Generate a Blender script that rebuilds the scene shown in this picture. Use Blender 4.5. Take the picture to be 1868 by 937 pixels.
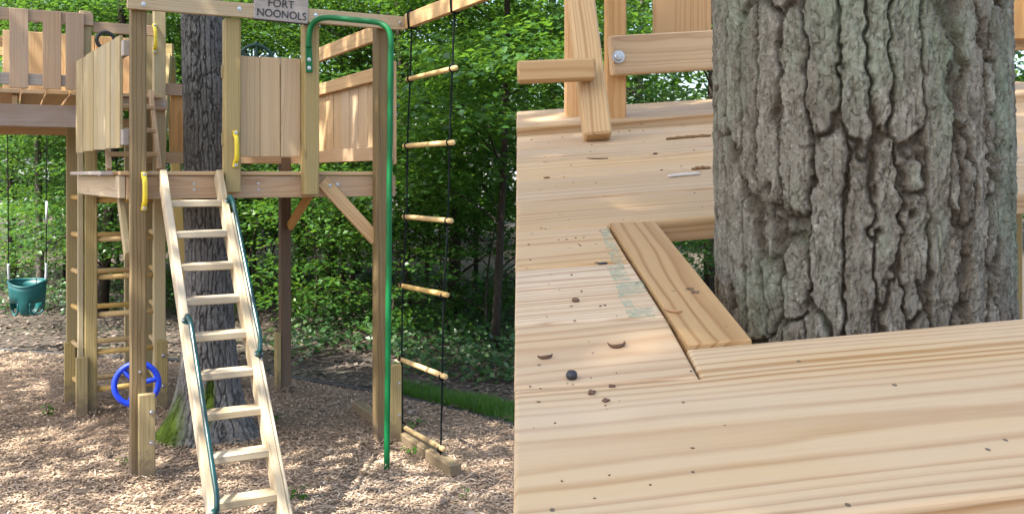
import bpy, bmesh, math, random
import numpy as np
from mathutils import Matrix, Vector

random.seed(7)
R = math.radians
sc = bpy.context.scene
for o in list(bpy.data.objects):
    bpy.data.objects.remove(o)

# ------------------------------------------------------------------ camera
EYE = 1.85
FPX, CX, CY = 1700.0, 934.0, 318.0          # focal length and principal point in photograph pixels
cam_data = bpy.data.cameras.new('camera')
cam = bpy.data.objects.new('camera', cam_data)
sc.collection.objects.link(cam)
cam.location = (0, 0, EYE)
cam.rotation_euler = (R(90), 0, 0)
cam_data.sensor_width = 36.0
cam_data.lens = 36.0 * FPX / 1868.0
cam_data.shift_y = -(468.5 - CY) / 1868.0
cam_data.clip_start = 0.05
cam_data.clip_end = 500
sc.camera = cam

# ------------------------------------------------------------------ sky, sun, exposure
SUN_AZ, SUN_EL = R(228), R(57)               # compass angle from +Y towards +X
world = bpy.data.worlds.new('World')
sc.world = world
world.use_nodes = True
wn = world.node_tree.nodes
wl = world.node_tree.links
bg = wn['Background']
sky = wn.new('ShaderNodeTexSky')
sky.sky_type = 'NISHITA'
sky.sun_disc = False
sky.sun_elevation = SUN_EL
sky.sun_rotation = SUN_AZ
sky.air_density = 1.0
sky.dust_density = 4.0
sky.ozone_density = 0.8
wl.new(sky.outputs[0], bg.inputs[0])
bg.inputs[1].default_value = 0.15
sun_data = bpy.data.lights.new('sun', 'SUN')
sun_data.energy = 4.4
sun_data.angle = R(0.53)
sun_data.color = (1.0, 0.94, 0.84)
sun = bpy.data.objects.new('sun', sun_data)
sc.collection.objects.link(sun)
sdir = Vector((math.sin(SUN_AZ) * math.cos(SUN_EL), math.cos(SUN_AZ) * math.cos(SUN_EL), math.sin(SUN_EL)))
sun.rotation_euler = sdir.to_track_quat('Z', 'Y').to_euler()
sun.location = sdir * 30
sc.view_settings.view_transform = 'Standard'
sc.view_settings.look = 'None'
sc.view_settings.gamma = 1.0
sc.view_settings.exposure = 1.95
sc.cycles.max_bounces = 7
sc.cycles.diffuse_bounces = 4
sc.cycles.transmission_bounces = 4
sc.cycles.use_denoising = True
sc.cycles.sample_clamp_indirect = 6.0

# ------------------------------------------------------------------ small helpers
COL = sc.collection


def tag(o, label=None, cat=None, group=None, kind=None):
    if label: o['label'] = label
    if cat: o['category'] = cat
    if group: o['group'] = group
    if kind: o['kind'] = kind
    return o


def thing(name, loc=(0, 0, 0), rotz=0.0, label=None, cat=None, group=None):
    o = bpy.data.objects.new(name, None)
    o.empty_display_size = 0.1
    COL.objects.link(o)
    o.location = loc
    o.rotation_euler = (0, 0, rotz)
    return tag(o, label, cat, group)


def link(name, me, mat, parent=None, mtx=None):
    o = bpy.data.objects.new(name, me)
    if mat is not None and len(me.materials) == 0:
        me.materials.append(mat)
    elif mat is not None and me.materials[0] is not mat:
        o.material_slots[0].link = 'OBJECT'
        o.material_slots[0].material = mat
    COL.objects.link(o)
    if parent: o.parent = parent
    if mtx is not None: o.matrix_basis = mtx
    return o


def np_mesh(name, verts, faces, smooth=False, attrs=None):
    """faces: int array (n,3) or (n,4)"""
    verts = np.asarray(verts, np.float32); faces = np.asarray(faces, np.int32)
    me = bpy.data.meshes.new(name)
    me.vertices.add(len(verts)); me.vertices.foreach_set('co', verts.ravel())
    k = faces.shape[1]
    me.loops.add(faces.size); me.loops.foreach_set('vertex_index', faces.ravel())
    me.polygons.add(len(faces))
    me.polygons.foreach_set('loop_start', np.arange(0, faces.size, k, dtype=np.int32))
    me.polygons.foreach_set('loop_total', np.full(len(faces), k, np.int32))
    if smooth: me.polygons.foreach_set('use_smooth', np.ones(len(faces), bool))
    for an, av in (attrs or {}).items():
        a = me.attributes.new(an, 'FLOAT', 'POINT'); a.data.foreach_set('value', np.asarray(av, np.float32))
    me.update(); me.validate(verbose=False)
    return me


BOXES = {}


def box_mesh(lx, ly, lz, ch=0.003):
    key = (round(lx, 3), round(ly, 3), round(lz, 3), ch)
    if key not in BOXES:
        bm = bmesh.new()
        bmesh.ops.create_cube(bm, size=1.0)
        for v in bm.verts:
            v.co.x = (v.co.x + .5) * lx; v.co.y *= ly; v.co.z *= lz
        if ch: bmesh.ops.bevel(bm, geom=list(bm.edges), offset=ch, segments=1, affect='EDGES')
        me = bpy.data.meshes.new('plank'); bm.to_mesh(me); bm.free()
        BOXES[key] = me
        return me
    return BOXES[key]


def frame(p0, p1, side):
    p0, p1 = Vector(p0), Vector(p1)
    x = (p1 - p0).normalized()
    s = Vector(side)
    y = (s - x * s.dot(x)).normalized()
    z = x.cross(y)
    m = Matrix((x, y, z)).transposed().to_4x4()
    m.translation = p0
    return m, (p1 - p0).length


def plank(name, parent, p0, p1, w, t, side, mat, ch=0.003, wob=0.0015):
    """a sawn board from p0 to p1, w wide along 'side', t thick"""
    m, L = frame(p0, p1, side)
    m = m @ Matrix.Translation((random.uniform(-wob, wob), random.uniform(-wob, wob), random.uniform(-wob, wob)))
    m = m @ Matrix.Rotation(random.uniform(-.004, .004), 4, 'X')
    me = box_mesh(L, w, t, ch)
    return link(name, me, mat, parent, m)


def poly_prism(name, parent, pts, z0, z1, mat, ch=0.0, origin=(0, 0), ang=0.0):
    """prism over a polygon in the parent's XY; own X axis turned by ang (grain direction)"""
    c, s = math.cos(ang), math.sin(ang)
    bm = bmesh.new()
    vs = []
    for (x, y) in pts:
        dx, dy = x - origin[0], y - origin[1]
        vs.append(bm.verts.new((dx * c + dy * s, -dx * s + dy * c, z0)))
    f = bm.faces.new(vs)
    if f.normal.z > 0 or True: bm.normal_update()
    r = bmesh.ops.extrude_face_region(bm, geom=[f])
    for v in [e for e in r['geom'] if isinstance(e, bmesh.types.BMVert)]: v.co.z = z1
    bmesh.ops.recalc_face_normals(bm, faces=list(bm.faces))
    if ch:
        es = [e for e in bm.edges if abs(e.verts[0].co.z - z1) < 1e-6 and abs(e.verts[1].co.z - z1) < 1e-6]
        bmesh.ops.bevel(bm, geom=es, offset=ch, segments=3, affect='EDGES', profile=.5)
    me = bpy.data.meshes.new(name); bm.to_mesh(me); bm.free()
    m = Matrix.Translation((origin[0], origin[1], 0)) @ Matrix.Rotation(ang, 4, 'Z')
    return link(name, me, mat, parent, m)


def smooth_path(pts, n=8):
    pts = [np.array(p, float) for p in pts]
    P = [2 * pts[0] - pts[1]] + pts + [2 * pts[-1] - pts[-2]]
    out = []
    for i in range(1, len(P) - 2):
        for k in range(n):
            t = k / n
            a, b, c, d = P[i - 1], P[i], P[i + 1], P[i + 2]
            out.append(.5 * ((2 * b) + (-a + c) * t + (2 * a - 5 * b + 4 * c - d) * t * t + (-a + 3 * b - 3 * c + d) * t ** 3))
    out.append(pts[-1])
    return out


def tube_geo(pts, rad, seg=10, caps=True):
    pts = np.array([np.array(p, float) for p in pts]); n = len(pts)
    rad = np.broadcast_to(np.asarray(rad, float), (n,))
    T = np.gradient(pts, axis=0); T /= np.linalg.norm(T, axis=1)[:, None] + 1e-12
    ref = np.array([0, 0, 1.0]) if abs(T[0][2]) < .9 else np.array([1.0, 0, 0])
    V = []
    a = np.cross(T[0], ref); a /= np.linalg.norm(a)
    for i in range(n):
        a = a - T[i] * (a @ T[i]); a /= np.linalg.norm(a) + 1e-12
        b = np.cross(T[i], a)
        for k in range(seg):
            th = 2 * math.pi * k / seg
            V.append(pts[i] + rad[i] * (math.cos(th) * a + math.sin(th) * b))
    F = []
    for i in range(n - 1):
        for k in range(seg):
            k2 = (k + 1) % seg
            F.append((i * seg + k, i * seg + k2, (i + 1) * seg + k2, (i + 1) * seg + k))
    V = np.array(V); F = np.array(F)
    if caps:
        c0, c1 = len(V), len(V) + 1
        V = np.vstack([V, pts[0], pts[-1]])
        e = n * seg - seg
        cf = [(c0, (k + 1) % seg, k, k) for k in range(seg)] + [(c1, e + k, e + (k + 1) % seg, e + (k + 1) % seg) for k in range(seg)]
        F = np.vstack([F, np.array(cf)])
    return V, F


def quads_to_mesh(name, V, F, smooth=True):
    faces = [tuple(dict.fromkeys(f)) for f in F.tolist()]
    me = bpy.data.meshes.new(name)
    me.from_pydata([tuple(v) for v in V], [], faces)
    if smooth:
        me.polygons.foreach_set('use_smooth', np.ones(len(me.polygons), bool))
    me.update()
    return me


def tube(name, parent, pts, rad, mat, seg=10, n=1):
    if n > 1: pts = smooth_path(pts, n)
    V, F = tube_geo(pts, rad, seg)
    return link(name, quads_to_mesh(name, V, F), mat, parent)


def join_geo(parts):
    V, F, o = [], [], 0
    for v, f in parts:
        V.append(v); F.append(f + o); o += len(v)
    return np.vstack(V), np.vstack(F)


def lathe(profile, seg=16):
    """profile [(r,z)...] -> geometry round Z"""
    n = len(profile); V = []
    for r, z in profile:
        for k in range(seg):
            a = 2 * math.pi * k / seg
            V.append((r * math.cos(a), r * math.sin(a), z))
    F = []
    for i in range(n - 1):
        for k in range(seg):
            k2 = (k + 1) % seg
            F.append((i * seg + k, i * seg + k2, (i + 1) * seg + k2, (i + 1) * seg + k))
    return np.array(V), np.array(F)


# numpy value noise -------------------------------------------------
def _hash(ix, iy, seed):
    h = (ix.astype(np.int64) * 374761393 + iy.astype(np.int64) * 668265263 + seed * 1442695041) & 0xffffffff
    h = ((h ^ (h >> 13)) * 1274126177) & 0xffffffff
    h = (h ^ (h >> 16)) & 0xffffffff
    return h / 4294967295.0


def vnoise(x, y, seed=0, perx=None):
    ix, iy = np.floor(x), np.floor(y)
    fx, fy = x - ix, y - iy
    fx = fx * fx * (3 - 2 * fx); fy = fy * fy * (3 - 2 * fy)
    ix0, ix1 = ix.astype(np.int64), ix.astype(np.int64) + 1
    if perx: ix0, ix1 = ix0 % perx, ix1 % perx
    iy0 = iy.astype(np.int64); iy1 = iy0 + 1
    a = _hash(ix0, iy0, seed); b = _hash(ix1, iy0, seed); c = _hash(ix0, iy1, seed); d = _hash(ix1, iy1, seed)
    return (a * (1 - fx) + b * fx) * (1 - fy) + (c * (1 - fx) + d * fx) * fy


def fbm(x, y, seed=0, octv=4, perx=None):
    s, amp, tot = 0, 1.0, 0
    for k in range(octv):
        s = s + amp * vnoise(x * 2 ** k, y * 2 ** k, seed + k * 17, perx * 2 ** k if perx else None)
        tot += amp; amp *= .5
    return s / tot


def worley(s, t, seed, perx):
    """F1,F2 and cell id; periodic in s"""
    i0, j0 = np.floor(s).astype(np.int64), np.floor(t).astype(np.int64)
    f1 = np.full(s.shape, 9.0); f2 = np.full(s.shape, 9.0); cid = np.zeros(s.shape)
    for di in (-1, 0, 1):
        for dj in (-1, 0, 1):
            ii, jj = i0 + di, j0 + dj
            im = ii % perx
            px = ii + .15 + .7 * _hash(im, jj, seed); py = jj + .1 + .8 * _hash(im, jj, seed + 5)
            d = np.sqrt((s - px) ** 2 + (t - py) ** 2)
            c = _hash(im, jj, seed + 9)
            m = d < f1
            f2 = np.where(m, f1, np.minimum(f2, d)); cid = np.where(m, c, cid); f1 = np.where(m, d, f1)
    return f1, f2, cid


# ------------------------------------------------------------------ materials
def new_mat(name):
    m = bpy.data.materials.new(name); m.use_nodes = True
    nt = m.node_tree
    return m, nt, nt.nodes['Principled BSDF']


class NB:
    """short node builder"""
    def __init__(s, nt): s.nt = nt; s.N = nt.nodes; s.L = nt.links

    def put(s, sock, v):
        if hasattr(v, 'is_linked') or hasattr(v, 'links'): s.L.new(v, sock)
        elif v is not None: sock.default_value = v

    def math(s, op, a, b=None, c=None, clamp=False):
        n = s.N.new('ShaderNodeMath'); n.operation = op; n.use_clamp = clamp
        s.put(n.inputs[0], a)
        if b is not None: s.put(n.inputs[1], b)
        if c is not None: s.put(n.inputs[2], c)
        return n.outputs[0]

    def noise(s, vec, scale, detail=3, rough=.55, dist=0.0):
        n = s.N.new('ShaderNodeTexNoise'); n.inputs['Scale'].default_value = scale
        n.inputs['Detail'].default_value = detail; n.inputs['Roughness'].default_value = rough
        n.inputs['Distortion'].default_value = dist
        if vec is not None: s.L.new(vec, n.inputs['Vector'])
        return n.outputs[0]

    def vmul(s, vec, k):
        n = s.N.new('ShaderNodeVectorMath'); n.operation = 'MULTIPLY'; s.L.new(vec, n.inputs[0]); n.inputs[1].default_value = k
        return n.outputs[0]

    def vadd(s, vec, v2):
        n = s.N.new('ShaderNodeVectorMath'); n.operation = 'ADD'; s.L.new(vec, n.inputs[0]); s.put(n.inputs[1], v2)
        return n.outputs[0]

    def comb(s, x, y, z):
        n = s.N.new('ShaderNodeCombineXYZ')
        for i, v in enumerate((x, y, z)): s.put(n.inputs[i], v)
        return n.outputs[0]

    def ramp(s, fac, stops, interp='LINEAR'):
        n = s.N.new('ShaderNodeValToRGB'); n.color_ramp.interpolation = interp
        e = n.color_ramp.elements
        while len(e) < len(stops): e.new(.5)
        for i, (p, c) in enumerate(stops):
            e[i].position = p; e[i].color = c if len(c) == 4 else (*c, 1)
        s.L.new(fac, n.inputs[0])
        return n.outputs[0]

    def mix(s, fac, a, b, blend='MIX'):
        n = s.N.new('ShaderNodeMix'); n.data_type = 'RGBA'; n.blend_type = blend
        s.put(n.inputs[0], fac)
        for i, v in ((6, a), (7, b)):
            if isinstance(v, tuple): n.inputs[i].default_value = v if len(v) == 4 else (*v, 1)
            else: s.L.new(v, n.inputs[i])
        return n.outputs[2]

    def bump(s, h, strength, dist=.01):
        n = s.N.new('ShaderNodeBump'); n.inputs['Strength'].default_value = strength; n.inputs['Distance'].default_value = dist
        s.L.new(h, n.inputs['Height'])
        return n.outputs[0]


def grey(v): return (v, v, v, 1)


def wood(name, light, dark, ring=130.0, contrast=.6, wear=0.0, wearcol=(.25, .23, .2), rough=.72, specks=0.0, streak=.35, bump=.25, knot=.6, warp=.03):
    m, nt, p = new_mat(name); b = NB(nt)
    tc = b.N.new('ShaderNodeTexCoord'); oi = b.N.new('ShaderNodeObjectInfo')
    rnd = oi.outputs['Random']
    r1 = b.math('FRACT', b.math('MULTIPLY', rnd, 17.31)); r2 = b.math('FRACT', b.math('MULTIPLY', rnd, 91.7))
    off = b.comb(b.math('MULTIPLY', rnd, 37.0), b.math('MULTIPLY', r1, 11.0), b.math('MULTIPLY', r2, 23.0))
    co = tc.outputs['Object']
    cor = b.vadd(co, off)
    sp = b.N.new('ShaderNodeSeparateXYZ'); b.L.new(co, sp.inputs[0])
    w1 = b.noise(b.vmul(cor, (.9, 3.5, 3.5)), 1.0, 2, .5)
    w2 = b.noise(b.vmul(cor, (5, 14, 14)), 1.0, 2, .5)
    # tree rings round a pith line that lies outside or inside the board
    y0 = b.math('MULTIPLY', b.math('SUBTRACT', r1, .5), .16)
    z0 = b.math('MULTIPLY', b.math('ADD', r2, .25), .10)
    dy = b.math('ADD', b.math('SUBTRACT', sp.outputs[1], y0), b.math('MULTIPLY', b.math('SUBTRACT', w1, .5), warp * 2.2))
    dz = b.math('ADD', b.math('ADD', sp.outputs[2], z0), b.math('MULTIPLY', sp.outputs[0], b.math('MULTIPLY', b.math('SUBTRACT', r2, .5), .03)))
    r = b.math('SQRT', b.math('ADD', b.math('MULTIPLY', dy, dy), b.math('MULTIPLY', dz, dz)))
    r = b.math('ADD', r, b.math('MULTIPLY', b.math('SUBTRACT', w2, .5), warp * .22))
    # knots: rings bulge round them
    vk = b.N.new('ShaderNodeTexVoronoi'); vk.inputs['Scale'].default_value = 1.0
    b.L.new(b.vmul(cor, (1.7, 5.5, 5.5)), vk.inputs['Vector'])
    kn = b.math('SUBTRACT', 1.0, b.math('MULTIPLY', vk.outputs['Distance'], 5.5), clamp=True)
    kn = b.math('MULTIPLY', kn, knot)
    r = b.math('ADD', r, b.math('MULTIPLY', kn, .012))
    r = b.math('ADD', r, b.math('MULTIPLY', b.noise(b.comb(b.math('MULTIPLY', r, 55.0), b.math('MULTIPLY', rnd, 50.0), 0.0), 1.0, 2, .6), .022))
    fr = b.math('FRACT', b.math('MULTIPLY', r, ring))
    lat = b.ramp(fr, [(0.0, grey(.1)), (.45, grey(.0)), (.86, grey(1)), (1.0, grey(.25))])
    rv = b.math('ADD', b.math('MULTIPLY', b.noise(b.comb(b.math('MULTIPLY', r, ring * .45), b.math('MULTIPLY', sp.outputs[0], .5), b.math('MULTIPLY', rnd, 9.0)), 1.0, 2), 1.5), -.22)
    fac = b.math('MULTIPLY', lat, b.math('MULTIPLY', b.math('ADD', rv, .25), contrast))
    fib = b.noise(b.vmul(cor, (4, 260, 260)), 1.0, 3, .6)
    fac = b.math('ADD', fac, b.math('MULTIPLY', b.math('SUBTRACT', fib, .5), streak))
    big = b.noise(b.vmul(cor, (1.2, 7, 7)), 1.0, 3, .6)
    fac = b.math('ADD', fac, b.math('MULTIPLY', b.math('SUBTRACT', big, .5), .55), clamp=True)
    col = b.mix(fac, light, dark)
    kd = b.math('MULTIPLY', b.math('SUBTRACT', kn, .33), 2.2, clamp=True)
    col = b.mix(kd, col, (dark[0] * .35, dark[1] * .28, dark[2] * .22))
    # board to board variation
    tint = b.N.new('ShaderNodeHueSaturation')
    b.L.new(col, tint.inputs['Color'])
    b.L.new(b.math('ADD', b.math('MULTIPLY', r1, .20), .88), tint.inputs['Value'])
    b.L.new(b.math('ADD', b.math('MULTIPLY', r2, .25), .90), tint.inputs['Saturation'])
    col = tint.outputs[0]
    if wear:
        wn_ = b.noise(b.vmul(cor, (2.2, 9, 9)), 1.0, 5, .65)
        wf = b.math('MULTIPLY', b.math('MULTIPLY', b.math('SUBTRACT', wn_, .38), 3.0, clamp=True), wear)
        col = b.mix(wf, col, wearcol)
    geo = b.N.new('ShaderNodeNewGeometry')
    gz = b.N.new('ShaderNodeSeparateXYZ'); b.L.new(geo.outputs['Position'], gz.inputs[0])
    mudn = b.noise(geo.outputs['Position'], 22, 4, .7)
    mud = b.math('MULTIPLY', b.math('SUBTRACT', b.math('MULTIPLY', mudn, .42), gz.outputs[2]), 7.0, clamp=True)
    col = b.mix(b.math('MULTIPLY', mud, .75), col, (.13, .095, .065))
    if specks:
        vs = b.N.new('ShaderNodeTexVoronoi'); vs.inputs['Scale'].default_value = 1.0
        b.L.new(b.vmul(cor, (42, 30, 30)), vs.inputs['Vector'])
        sf = b.math('LESS_THAN', vs.outputs['Distance'], .075)
        pick = b.N.new('ShaderNodeSeparateXYZ'); b.L.new(vs.outputs['Color'], pick.inputs[0])
        sf = b.math('MULTIPLY', sf, b.math('LESS_THAN', pick.outputs[0], .5))
        col = b.mix(b.math('MULTIPLY', sf, specks), col, (.10, .075, .055))
    b.L.new(col, p.inputs['Base Color'])
    p.inputs['Roughness'].default_value = rough
    p.inputs['Specular IOR Level'].default_value = .3
    h = b.math('SUBTRACT', b.math('MULTIPLY', fib, .7), b.math('MULTIPLY', lat, .5))
    b.L.new(b.bump(h, bump, .0015), p.inputs['Normal'])
    return m


M = {}
M['cedar'] = wood('cedar', (.51, .35, .195), (.31, .17, .078), 120, .75, wear=.25, wearcol=(.38, .29, .20), knot=.5)
M['cedar_tan'] = wood('cedar_tan', (.56, .41, .25), (.36, .215, .11), 115, .8, wear=.2, wearcol=(.46, .36, .25), knot=.4)
M['cedar_orange'] = wood('cedar_orange', (.54, .325, .15), (.35, .17, .065), 110, .7, knot=.4)
M['pink_beam'] = wood('pink_beam', (.43, .305, .205), (.26, .155, .09), 120, .7, wear=.4, wearcol=(.36, .29, .24), knot=.6)
M['tan_beam'] = wood('tan_beam', (.46, .36, .235), (.29, .205, .115), 120, .7, wear=.5, wearcol=(.40, .35, .27), knot=.6)
M['treated'] = wood('treated', (.34, .265, .125), (.175, .12, .047), 100, .75, wear=.35, wearcol=(.23, .19, .105), knot=.6)
M['treated_pale'] = wood('treated_pale', (.40, .325, .19), (.26, .195, .10), 100, .6, wear=.4, wearcol=(.35, .31, .22), knot=.3, warp=.012)
M['post_brown'] = wood('post_brown', (.20, .143, .072), (.072, .046, .02), 80, 1.0, wear=.4, wearcol=(.175, .14, .085), knot=.7)
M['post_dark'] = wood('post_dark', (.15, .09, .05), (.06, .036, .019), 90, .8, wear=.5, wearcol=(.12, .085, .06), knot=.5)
M['ladder'] = wood('ladder', (.43, .35, .235), (.27, .19, .105), 110, .75, wear=.55, wearcol=(.40, .365, .305), knot=.5)
M['rung'] = wood('rung', (.54, .37, .155), (.41, .25, .085), 150, .4, knot=.1)
M['deck'] = wood('deck', (.54, .39, .238), (.32, .17, .068), 125, 1.1, wear=.45, wearcol=(.52, .43, .34), specks=.9, streak=.55, bump=.25, knot=.35, warp=.028)
M['deck_far'] = wood('deck_far', (.52, .36, .208), (.34, .182, .075), 100, 1.0, wear=.4, wearcol=(.50, .39, .29), specks=.8, streak=.5, bump=.25, knot=.5)
M['trim'] = wood('trim', (.46, .29, .135), (.27, .12, .04), 100, .9, specks=.7, streak=.4, bump=.15, knot=.9)
M['grey_wood'] = wood('grey_wood', (.36, .32, .29), (.21, .17, .145), 120, .6, wear=.5, wearcol=(.38, .355, .34), knot=.4)
M['stained_beam'] = wood('stained_beam', (.29, .215, .165), (.15, .095, .065), 110, .7, wear=.7, wearcol=(.32, .28, .27), knot=.8)


def plain(name, col, rough=.5, metal=0.0, bump=0.0, bscale=60, coat=0.0, var=.17, spec=.5):
    m, nt, p = new_mat(name); b = NB(nt)
    tc = b.N.new('ShaderNodeTexCoord')
    n = b.noise(tc.outputs['Object'], 9.0, 5, .65)
    c2 = tuple(max(0, c * (1 - var * 2.4)) for c in col)
    b.L.new(b.mix(n, tuple(min(1, c * (1 + var)) for c in col), c2), p.inputs['Base Color'])
    b.L.new(b.math('ADD', b.math('MULTIPLY', n, .25), rough - .12), p.inputs['Roughness'])
    p.inputs['Metallic'].default_value = metal
    p.inputs['Specular IOR Level'].default_value = spec
    if coat: p.inputs['Coat Weight'].default_value = coat
    if bump:
        b.L.new(b.bump(b.noise(tc.outputs['Object'], bscale, 4), bump, .002), p.inputs['Normal'])
    return m


M['green_paint'] = plain('green_paint', (.002, .14, .04), .45, spec=.3)
M['teal_paint'] = plain('teal_paint', (.003, .045, .045), .22)
M['teal_plastic'] = plain('teal_plastic', (.006, .12, .125), .45)
M['dark_green'] = plain('dark_green', (.012, .06, .045), .45)
M['blue'] = plain('blue', (.006, .045, .60), .45)
M['yellow'] = plain('yellow', (.75, .58, .03), .42)
M['steel'] = plain('steel', (.55, .56, .58), .35, 1.0)
M['black'] = plain('black', (.02, .02, .022), .6)
M['rope'] = plain('rope', (.006, .010, .010), .85, bump=.4, bscale=240, spec=.15)
M['sleeve'] = plain('sleeve', (.50, .53, .56), .45)
M['ink'] = plain('ink', (.03, .03, .035), .8)
M['bark_bit'] = plain('bark_bit', (.14, .075, .045), .8, bump=.6, bscale=150)
M['dark_seed'] = plain('dark_seed', (.025, .024, .03), .5, bump=.4, bscale=200)
M['pale_twig'] = plain('pale_twig', (.60, .55, .50), .8, bump=.5, bscale=160)
M['dry_leaf'] = plain('dry_leaf', (.45, .26, .13), .8)
M['frass'] = plain('frass', (.24, .13, .05), .9, bump=.8, bscale=300)


def leaf_mat(name, a, b_, c, trans=.45):
    m, nt, p = new_mat(name); b = NB(nt)
    at = b.N.new('ShaderNodeAttribute'); at.attribute_name = 'rnd'
    col = b.ramp(at.outputs['Fac'], [(0, a), (.6, b_), (1, c)])
    b.L.new(col, p.inputs['Base Color'])
    p.inputs['Roughness'].default_value = .36
    p.inputs['Specular IOR Level'].default_value = .5
    tr = b.N.new('ShaderNodeBsdfTranslucent')
    tcol = b.mix(.5, col, (.16, .30, .015), 'MIX')
    b.L.new(tcol, tr.inputs['Color'])
    mx = b.N.new('ShaderNodeMixShader'); mx.inputs[0].default_value = trans
    out = b.N['Material Output']
    b.L.new(p.outputs[0], mx.inputs[1]); b.L.new(tr.outputs[0], mx.inputs[2]); b.L.new(mx.outputs[0], out.inputs['Surface'])
    return m


M['leaf'] = leaf_mat('leaf', (.024, .078, .018), (.055, .145, .026), (.11, .215, .03), .48)
M['leaf_dark'] = leaf_mat('leaf_dark', (.020, .066, .02), (.046, .125, .03), (.095, .185, .035), .48)
M['ivy'] = leaf_mat('ivy', (.016, .05, .016), (.035, .09, .028), (.075, .13, .05), .3)
M['grass'] = leaf_mat('grass', (.03, .10, .012), (.05, .15, .018), (.10, .19, .03), .4)


def bark_mat(name, base, dark, lichen=.0, moss=0.0, scale=1.0):
    m, nt, p = new_mat(name); b = NB(nt)
    tc = b.N.new('ShaderNodeTexCoord'); co = tc.outputs['Object']
    at = b.N.new('ShaderNodeAttribute'); at.attribute_name = 'plate'      # outer cork against inner bark, with furrow shade deepened in the colour
    n1 = b.noise(b.vmul(co, (1, 1, .45)), 70 * scale, 6, .68)
    n2 = b.noise(b.vmul(co, (1, 1, .4)), 14 * scale, 4, .6)
    n3 = b.noise(co, 190 * scale, 4, .7)
    vf = b.N.new('ShaderNodeTexVoronoi'); vf.inputs['Scale'].default_value = 95 * scale; vf.inputs['Randomness'].default_value = 1.0
    wv = b.vadd(b.vmul(co, (1, 1, .42)), b.vmul(b.comb(n3, n1, n2), (.010, .010, .006)))
    b.L.new(wv, vf.inputs['Vector'])
    cell = b.N.new('ShaderNodeSeparateXYZ'); b.L.new(vf.outputs['Color'], cell.inputs[0])
    flake = cell.outputs[0]
    col = b.mix(n2, tuple(c * 1.25 for c in base), tuple(c * .62 for c in base))
    col = b.mix(b.math('MULTIPLY', flake, .55), col, tuple(c * .5 for c in base))
    col = b.mix(b.math('MULTIPLY', b.math('SUBTRACT', n1, .30), 1.9, clamp=True), (base[0] * .30, base[1] * .28, base[2] * .25), col)
    col = b.mix(b.math('MULTIPLY', b.math('SUBTRACT', n3, .57), 3.0, clamp=True), col, tuple(min(1, c * 1.5) for c in base))
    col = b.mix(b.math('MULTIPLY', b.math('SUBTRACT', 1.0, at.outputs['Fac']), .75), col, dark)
    if lichen:
        l = b.noise(b.vadd(b.vmul(co, (1, 1, .6)), (3.1, .7, 1.9)), 6.5 * scale, 5, .66)
        lf = b.math('MULTIPLY', b.math('MULTIPLY', b.math('SUBTRACT', l, .49), 6.0, clamp=True), lichen)
        lf = b.math('MULTIPLY', lf, b.math('ADD', b.math('MULTIPLY', n1, .9), .1))
        col = b.mix(lf, col, (.25, .34, .23))
    if moss:
        mo = b.N.new('ShaderNodeAttribute'); mo.attribute_name = 'moss'
        mf = b.math('MULTIPLY', b.math('SUBTRACT', b.math('ADD', mo.outputs['Fac'], b.math('MULTIPLY', b.math('ADD', n2, n1), .55)), .98), 2.6, clamp=True)
        col = b.mix(mf, col, b.mix(n1, (.10, .15, .015), (.035, .06, .01)))
    b.L.new(col, p.inputs['Base Color'])
    p.inputs['Roughness'].default_value = .92
    p.inputs['Specular IOR Level'].default_value = .15
    h = b.math('ADD', b.math('ADD', n1, b.math('MULTIPLY', n3, .6)), b.math('MULTIPLY', flake, .55))
    b.L.new(b.bump(h, 1.0, .009 / scale), p.inputs['Normal'])
    return m


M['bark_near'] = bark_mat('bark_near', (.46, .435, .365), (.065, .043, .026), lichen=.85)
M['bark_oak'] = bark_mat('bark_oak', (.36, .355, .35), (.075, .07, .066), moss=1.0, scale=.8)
M['bark_wood'] = bark_mat('bark_wood', (.085, .07, .055), (.035, .028, .022), scale=.6)
M['bark_pale'] = bark_mat('bark_pale', (.24, .22, .19), (.12, .10, .085), scale=.6)


def ground_mat():
    m, nt, p = new_mat('forest_floor'); b = NB(nt)
    g = b.N.new('ShaderNodeNewGeometry'); co = g.outputs['Position']
    n = b.noise(co, 1.3, 5, .6); n2 = b.noise(co, 16, 5, .7); n3 = b.noise(co, 60, 4, .7)
    col = b.mix(n2, (.085, .065, .048), (.038, .03, .023))
    col = b.mix(b.math('MULTIPLY', b.math('SUBTRACT', n3, .5), 2.5, clamp=True), col, (.13, .10, .075))
    col = b.mix(b.math('MULTIPLY', b.math('SUBTRACT', n, .52), 3.0, clamp=True), col, (.05, .07, .03))
    b.L.new(col, p.inputs['Base Color']); p.inputs['Roughness'].default_value = .95
    b.L.new(b.bump(b.math('ADD', n2, n3), .9, .03), p.inputs['Normal'])
    return m


def mulch_base():
    m, nt, p = new_mat('mulch_base'); b = NB(nt)
    g = b.N.new('ShaderNodeNewGeometry'); co = g.outputs['Position']
    n2 = b.noise(co, 45, 5, .7); n3 = b.noise(co, 120, 4, .7)
    col = b.mix(n2, (.30, .21, .14), (.10, .07, .05))
    b.L.new(col, p.inputs['Base Color']); p.inputs['Roughness'].default_value = .95
    b.L.new(b.bump(b.math('ADD', n2, n3), .9, .02), p.inputs['Normal'])
    return m


def chip_mat(name, stops):
    m, nt, p = new_mat(name); b = NB(nt)
    at = b.N.new('ShaderNodeAttribute'); at.attribute_name = 'rnd'
    col = b.ramp(at.outputs['Fac'], stops)
    g = b.N.new('ShaderNodeNewGeometry')
    n = b.noise(g.outputs['Position'], 160, 3, .6)
    col = b.mix(b.math('MULTIPLY', n, .5), col, (.12, .08, .055))
    b.L.new(col, p.inputs['Base Color']); p.inputs['Roughness'].default_value = .85
    return m


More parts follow.
